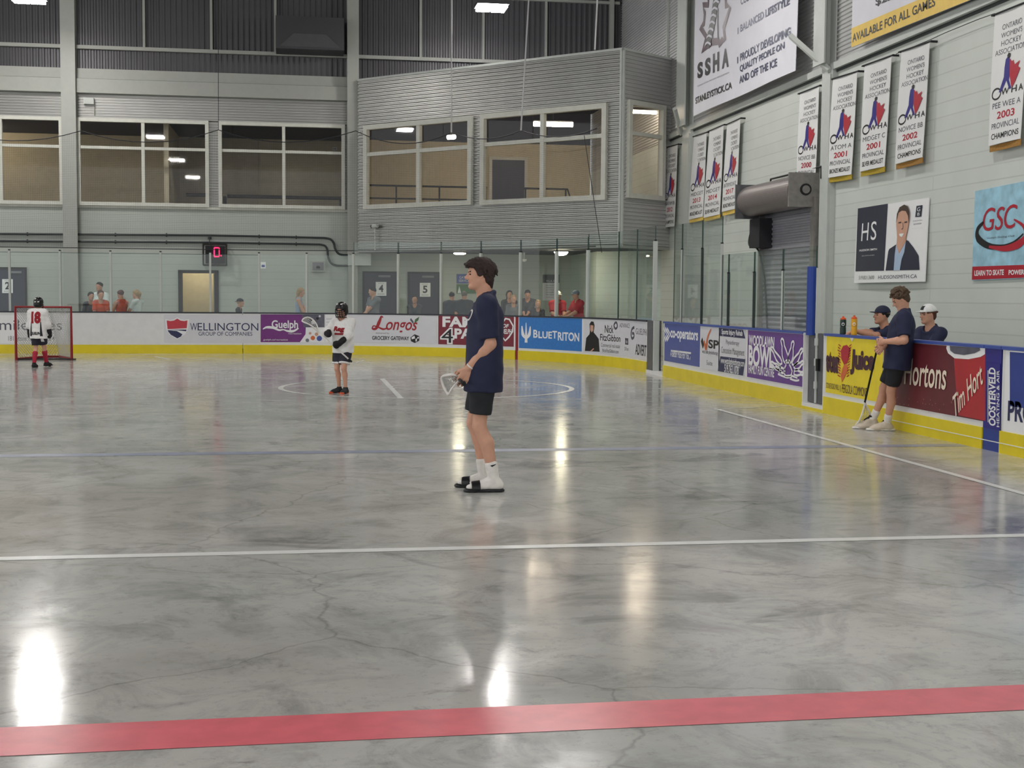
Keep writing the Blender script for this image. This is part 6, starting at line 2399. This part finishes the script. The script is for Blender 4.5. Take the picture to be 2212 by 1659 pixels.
g = G(1044, 1058)
Hm = 1.83
m1 = human('tall young man in navy polo and black shorts standing side-on in slides', (g[0], g[1], .012), 171, Hm, build=.92, hs=.97, head=(5, -1), pel=(0, 0), lean=-2, res=.006, pz=.532,
           hands=(lp(1013, 799, g, 171, Hm, .14), lp(1008, 806, g, 171, Hm, -.08)), hint=((-1, .25, -.2), (-1, -.3, -.2)), feet=((-.048, .055, 5), (-.002, -.07, -4)), curl=.75, hand_dir=((.45, -.1, -.9), (.6, .1, -.8)),
           shirt=('polo_navy', .86, .425, .012, 1), short=('short_black', .78, .019), sock=('sock_white', .27), shoe=('slide', 'slide_black', None), hair=('mop', 'hair_brown'), skin='fair', face=True, loose=.030, knee=(1, 0, 0))
F = Field(m1['neck'] - .12, m1['neck'] + .12, .006)
for j in range(14):
    q = lambda a: m1['neck'] + m1['ut'] * (.018 - .03 * math.cos(a)) + (m1['ft'] * math.cos(a) * .85 + m1['ls'] * math.sin(a)) * .066 + m1['ft'] * .012
    F.cone(q(2 * math.pi * j / 14), q(2 * math.pi * (j + 1) / 14), .010, .010, .008)
F.build('undershirt_collar', 'sock_white', m1['body'])
w0 = m1['WR'][0]
d0 = nrm(w0 - m1['ELB'][0])
e1 = nrm(np.cross(d0, UP))
e2 = np.cross(d0, e1)
MB().tube([w0 - d0 * .02 + e1 * .034 * math.cos(t) + e2 * .030 * math.sin(t) for t in np.linspace(0, 2 * math.pi, 18)[:-1]], .006, 'sock_white', 6, closed=True).build('wristband', m1['body'], local=True)
o_ = m1['chest'] + m1['ft'] * .4 + V3(0, .075, .045)
circ = [(math.cos(t), math.sin(t)) for t in np.linspace(0, 2 * math.pi, 25)[:-1]]
print_on(m1['shirt'], [(x * .045, y * .045) for x, y in circ], [tuple(range(24))], o_, V3(0, -1, 0), UP, V3(-1, 0, 0), 'sock_white', 'chest_badge', .004)
print_on(m1['shirt'], [(x * .033, y * .033) for x, y in circ], [tuple(range(24))], o_, V3(0, -1, 0), UP, V3(-1, 0, 0), 'polo_navy', 'chest_badge', .006)
for i in (0, 1):
    pass
for o_p, bod in ((m1, m1['body']), ):
    for i, so in enumerate([c for c in bod.children if c.name.startswith('sock')]):
        an = o_p['AN'][i] + UP * .12
        print_on(so, [(-.028, .0), (-.012, -.010), (.03, .014), (-.010, -.002), (-.018, .004)], [(0, 1, 2, 4), (2, 3, 4)], an + V3(.004, .3 if i == 0 else -.3, 0), V3(-1, 0, 0) if i == 0 else V3(1, 0, 0), UP, V3(0, -1 if i == 0 else 1, 0), 'strap_black', 'mark', .003)
h0 = world(m1, (m1['WR'][0] + m1['WR'][1]) / 2 + V3(.03, -.02, -.085))
lf_ = np.array([-math.cos(math.radians(9.05)), math.sin(math.radians(9.05)), 0])
aw = np.array([math.sin(math.radians(9.05)), math.cos(math.radians(9.05)), 0])
hw = world(m1, m1['WR'][0] + V3(.045, -.01, -.075))
lacrosse_stick('short lacrosse stick hanging from the tall man\'s hands, white head forward', hw - lf_ * .02 - aw * .42 + UP * -.02, hw + lf_ * .0 + aw * .10 + UP * .01, hw + lf_ * .155 + aw * .16 - UP * .085, UP * .4 - aw, shaft='strap_black', w_=.15)

# ---- helmeted boy facing the hall in the middle distance
g = G(741, 849)
kh = -122
k1 = human('helmeted boy in white and red jersey holding a lacrosse stick, facing us', g, kh, 1.40, build=1.02, hs=1.18, head=(4, 8), res=.0075,
           hands=(lp(734, 741, g, kh, 1.4, .26), lp(707, 721, g, kh, 1.4, .22)), hint=((-.5, 1, -.6), (-.4, -1, -.7)), feet=((.03, .05, 10), (-.02, -.06, -22)), curl=1.1, shirt=('jersey_white', 1.15, .455, .018), short=('short_dark', .78, .026), shoe=('sneaker', 'short_black', 'cap_orange'),
           helmet=True, skin='fair', glove='glove_black', loose=.028, face=True)
fr = V3(1, 0, 0)
print_text(k1['shirt'], 'Reg', k1['chest'] + fr * .5 - UP * .005, V3(0, 1, 0), UP, .21, .10, -fr, 'jersey_red', 'lettering', .06, .2)
print_text(k1['shirt'], '---', k1['chest'] + fr * .5 - UP * .075, V3(0, -1, 0), UP, .17, .03, -fr, 'jersey_red', 'stripe', .06, 0)
for i in (0, 1):
    e0 = k1['ELB'][i]
    b = nrm(k1['WR'][i] - e0)
    F = Field(e0 - .14, e0 + .16, .008)
    F.cone(e0 + b * .015, e0 + b * .05, .052, .052, 0, capa=True, capb=True)
    F.build('cuff_stripe', 'short_black', k1['shirt'])
    F = Field(e0 - .16, e0 + .2, .008)
    F.cone(e0 + b * .05, e0 + b * .12, .045, .042, .01)
    F.build('elbow_pad', 'jersey_red' if i else 'glove_black', k1['body'])
for i, sg in ((0, 1), (1, -1)):
    a, b = k1['HIP'][i], k1['KN'][i]
    F = Field(a - .3, a + .2, .008)
    d_ = b - a
    F.cone(a + d_ * .71, a + d_ * .79, .0425 * 1.4 + .030, .041 * 1.4 + .030, 0, capa=True, capb=True)
    F.build('hem_band', 'jersey_white', k1['short'])
pa, pb = world(k1, k1['WR'][0]), world(k1, k1['WR'][1])
rt_ = -lf_
pA = G(762, 779)
st = lambda px, py, ref, dz=0: CAM + ray(px, py) * (AX[2] @ (ref - CAM)) / F_PX
ref = world(k1, V3(.29, -.05, .7))
lacrosse_stick('white lacrosse stick held across the body of the helmeted boy', st(759, 781, ref), st(689, 719, ref), st(657, 689, ref), UP * .6 + lf_ * -.6 + aw * -.5, w_=.19)

# ---- number 18 in front of the goal, seen from behind
g = G(84, 793)
k2 = human('helmeted child in a white jersey with a red 18, walking to the goal', g, 78, 1.42, build=1.02, hs=1.18, head=(6, 4), res=.0085, hands=((.06, .16, .50), (.08, -.15, .46)), hint=((-.6, 1, -.3), (-.7, -1, -.3)),
           feet=((-.06, .045, 8), (.16, -.05, -12, .01)), curl=1.0, shirt=('jersey_white', 1.35, .42, .02), short=('short_dark', .80, .022), sock=('sock_red', .72), shoe=('sneaker', 'glove_black', 'short_black'), helmet=True, skin='fair', glove='glove_black', loose=.024)
print_text(k2['shirt'], '18', k2['chest'] - fr * .5 + UP * .01, V3(0, -1, 0), UP, .20, .25, fr, 'jersey_red', 'number', .06, 0, .008)
print_text(k2['shirt'], 'GUELPH', k2['pelv'] - fr * .5 - UP * .045, V3(0, -1, 0), UP, .2, .06, fr, 'short_black', 'lettering', .05)
for sg in (1, -1):
    print_on(k2['shirt'], [(-.02, -.18), (.03, -.18), (.0, .12), (-.012, .12)], [(0, 1, 2, 3)], k2['pelv'] - fr * .5 + V3(0, sg * .105, .08), V3(0, sg, 0), UP, fr, 'short_black', 'side_stripe', .006)
print_on(k2['short'], [(-.03, -.055), (.03, -.055), (.02, .055), (-.03, .055)], [(0, 1, 2, 3)], k2['HIP'][1] - fr * .4 + V3(0, -.03, -.15), V3(0, -1, 0), UP, fr, 'jersey_white', 'white_panel', .006)

# ---- man leaning over his stick beside the boards
g = np.array([6.85, 14.45, 0])
mh = 155
m2 = human('curly haired man in navy polo and black shorts beside the boards, head down', g, mh, 1.70, build=1.04, hs=.98, head=(10, 30), lean=-6, pz=.52, res=.0075, hands=(lp(1911, 738, g, mh, 1.70, .12), lp(1904, 752, g, mh, 1.70, .06)), hint=((-.75, .6, -.5), (-.75, -.6, -.5)),
           feet=(lg(1915, 930, g, mh, 1.70, 18), lg(1882, 926, g, mh, 1.70, 14)), curl=1.15, shirt=('polo_navy', .84, .43, .013, 1), short=('short_black', .80, .016), sock=('sock_white', .24), shoe=('sneaker', 'sneaker', 'sock_white'), hair=('curly', 'hair_curly'), skin='fair', face=True, loose=.026)
ref = world(m2, (m2['WR'][0] + m2['WR'][1]) / 2 + V3(.05, 0, -.05))
rb = G(1858, 924)
hd = st(1894, 742, ref)
lacrosse_stick('dark lacrosse stick with a white head resting on the floor', st(1899, 734, ref), hd + (rb - hd) * .72 + UP * .03, rb + UP * .03, -aw + rt_ * .5, shaft='strap_black', w_=.2)

# ---- the two on the players bench
def at_depth(x, y, X):
    d = ray(x, y)
    return CAM + d * (X / d[0])


p = at_depth(1922, 690, 7.72)
cpt = human('bench player in a dark flat cap, arm stretched along the boards', (p[0], p[1], .0), 176, 1.76, build=1.0, head=(8, -4), pel=(-.02, 0), pz=.36, lean=9, res=.009, hands=(lp(1850, 716, p, 176, 1.76, .3), lp(1822, 716, p, 176, 1.76, .42)), hint=((-.2, 1, -.5), (-.2, -1, -.6)), feet=((.24, .08, 0), (.24, -.08, 0)), curl=.4,
            hand_dir=((1, .1, -.1), (1, 0, -.12)), palm=((0, 0, -1), (0, 0, -1)), shirt=('polo_navy', .84, .31, .012, 1), short=('short_black', .8, .014), shoe=('sneaker', 'short_black', 'sock_white'), hair=('short', 'hair_black'), cap=('cap_navy', False), skin='tan', face=True)
p = at_depth(2012, 690, 7.76)
wct = human('bench player in a white baseball cap and navy polo', (p[0], p[1], .0), 196, 1.74, build=1.0, head=(-4, 2), pel=(-.02, 0), pz=.382, lean=4, res=.009, hands=((.20, .06, .42), (.2, -.05, .42)), feet=((.24, .08, 0), (.24, -.08, 0)),
            shirt=('polo_navy', .84, .31, .012, 1), short=('short_black', .8, .014), shoe=('sneaker', 'short_black', 'sock_white'), hair=('curly', 'hair_auburn'), cap=('cap_white', False), skin='fair', face=True)
F = wct
pf = [(-.03, -.025), (.03, -.025), (.03, .025), (-.03, .025)]
capo = [c for c in wct['body'].children if c.name.startswith('cap')][0]
print_on(capo, pf, [(0, 1, 2, 3)], wct['hp'](1.6, 0, .36), -wct['HR'][:, 1], wct['HR'][:, 2], -wct['HR'][:, 0], 'short_black', 'badge', .004)

# ---- spectators behind the end glass
def spectator(label, px, ptop, Y, heading, H, **k):
    d = ray(px, ptop)
    P_ = CAM + d * (Y / d[1])
    k.setdefault('res', .016)
    k.setdefault('short', ('short_dark', 1.8, .012))
    k.setdefault('shoe', ('sneaker', 'short_black', 'short_black'))
    return human(label, (P_[0], P_[1], 0), heading, H, **k)


sit = dict(pz=.33, pel=(-.02, 0), feet=((.22, .07, 0), (.22, -.07, 0)), hands=((.2, .08, .38), (.2, -.08, .38)))


def seat(Y, px0, px1, z, label):
    a, b = at_y(px0, 650, Y), at_y(px1, 650, Y)
    mb = MB().box((a[0], Y + .0, z - .06), (b[0], Y + .34, z), 'steel_paint')
    for x in (a[0] + .1, b[0] - .16):
        mb.box((x, Y + .05, 0), (x + .06, Y + .3, z - .06), 'steel_gate')
    return mb.build('spectator_bench', label=label, cat='bench')


spectator('small child in dark clothes beside the orange shirt boy', 195, 637, 37.1, -60, 1.57, hs=1.1, build=.85, shirt=('tee_dark', 1.2, .48, .014), hair=('short', 'hair_black'), skin='tan')
spectator('boy in an orange shirt behind the end glass', 217, 630, 36.4, -75, 1.62, hs=1.08, build=.9, head=(10, 5), shirt=('tee_orange', .8, .46, .014), hair=('short', 'hair_auburn'), skin='fair', hands=((.12, .12, .5), (.12, -.12, .5)))
spectator('adult in a pale shirt standing behind the orange shirt boy', 217, 614, 38.3, -120, 1.86, shirt=('tee_white', .8, .46, .014), hair=('short', 'hair_black'), skin='tan', hands=((.16, .10, .70), (.12, -.14, .55)))
spectator('dark haired woman in a coral sleeveless top behind the glass', 262, 628, 36.4, 120, 1.64, build=.92, head=(20, 5), shirt=('top_coral', 0, .46, .012), hair=('short', 'hair_auburn'), skin='tan', hands=((.18, .1, .62), (.18, -.1, .55)))
spectator('girl with a long ponytail in a pale shirt, seen from behind', 297, 627, 36.5, 150, 1.65, build=.88, head=(5, 0), shirt=('tee_white', .7, .46, .014), hair=('pony', 'hair_blond'), skin='fair', hands=((.2, .06, .55), (.2, -.06, .55)))
spectator('boy in a backward cap looking along the glass', 516, 651, 36.6, -9, 1.41, hs=1.15, build=.85, shirt=('tee_dark', .8, .46, .014), hair=('short', 'hair_blond'), cap=('short_dark', True), skin='fair')
spectator('woman with long hair in a pale blue top walking to the right', 646, 621, 37.0, -9, 1.75, build=.88, head=(0, 14), shirt=('top_blue', 0, .44, .012), hair=('long', 'hair_blond'), skin='fair', hands=((.16, .1, .52), (.14, -.08, .52)))
spectator('bearded man in a grey tee with folded arms before door 4', 808, 618, 36.9, -150, 1.78, build=1.1, head=(-10, 5), shirt=('tee_grey', .85, .44, .016), hair=('short', 'hair_black'), skin='fair', hands=((.17, -.03, .58), (.17, .03, .57)), hint=((.2, 1, -.5), (.2, -1, -.5)))
spectator('dark haired seated child with folded arms before door 5', 896, 649, 36.6, -100, 1.55, build=.9, hs=1.1, shirt=('tee_dark', 1.3, .46, .014), hair=('short', 'hair_black'), skin='tan', hands=((.15, -.03, .58), (.15, .03, .57)), hint=((.2, 1, -.5), (.2, -1, -.5)))
spectator('man with black hair and dark jacket, left of the seated pair', 976, 630, 36.9, 80, 1.66, build=1.1, head=(15, 5), shirt=('tee_dark', 1.9, .44, .016), hair=('short', 'hair_black'), skin='tan')
spectator('balding man in a dark tee, right of the seated pair', 1003, 627, 36.2, 85, 1.68, build=1.2, head=(-10, 5), shirt=('tee_dark', .85, .44, .016), hair=('short', 'hair_grey'), skin='tan')
spectator('woman in dark clothes just right of the tall man', 1100, 624, 37.5, -90, 1.72, build=.95, shirt=('tee_dark', 1.9, .44, .014), hair=('long', 'hair_black'), skin='tan')
spectator('blond child before the woman in dark clothes', 1109, 640, 36.3, -95, 1.58, build=.85, hs=1.08, shirt=('tee_grey', 1.8, .44, .014), hair=('short', 'hair_blond'), skin='fair')
spectator('man in dark grey looking down at his hands', 1140, 621, 36.5, -105, 1.74, build=1.1, head=(0, 18), shirt=('tee_dark', 1.2, .44, .016), hair=('short', 'hair_black'), skin='tan', hands=((.2, .0, .58), (.2, -.03, .57)), hint=((.1, 1, -.5), (.1, -1, -.5)))
spectator('small blond child with a dark top low behind the glass', 1162, 655, 35.9, -100, 1.44, build=.85, hs=1.15, shirt=('tee_dark', 1.2, .46, .014), hair=('short', 'hair_blond'), skin='fair')
spectator('man in a white cap and red tee behind the glass', 1204, 626, 35.6, -80, 1.70, build=1.1, head=(10, 5), shirt=('tee_red', .85, .44, .016), cap=('cap_white', False), hair=('short', 'hair_grey'), skin='tan', hands=((.2, .05, .6), (.2, -.08, .6)))
rm = spectator('man in a grey cap and red tee leaning towards the glass', 1251, 623, 34.6, 195, 1.72, build=1.2, head=(5, 5), lean=5, shirt=('tee_red', .85, .44, .016), cap=('cap_grey', False), hair=('short', 'hair_grey'), skin='tan', hands=((.24, .08, .60), (.24, -.08, .60)))
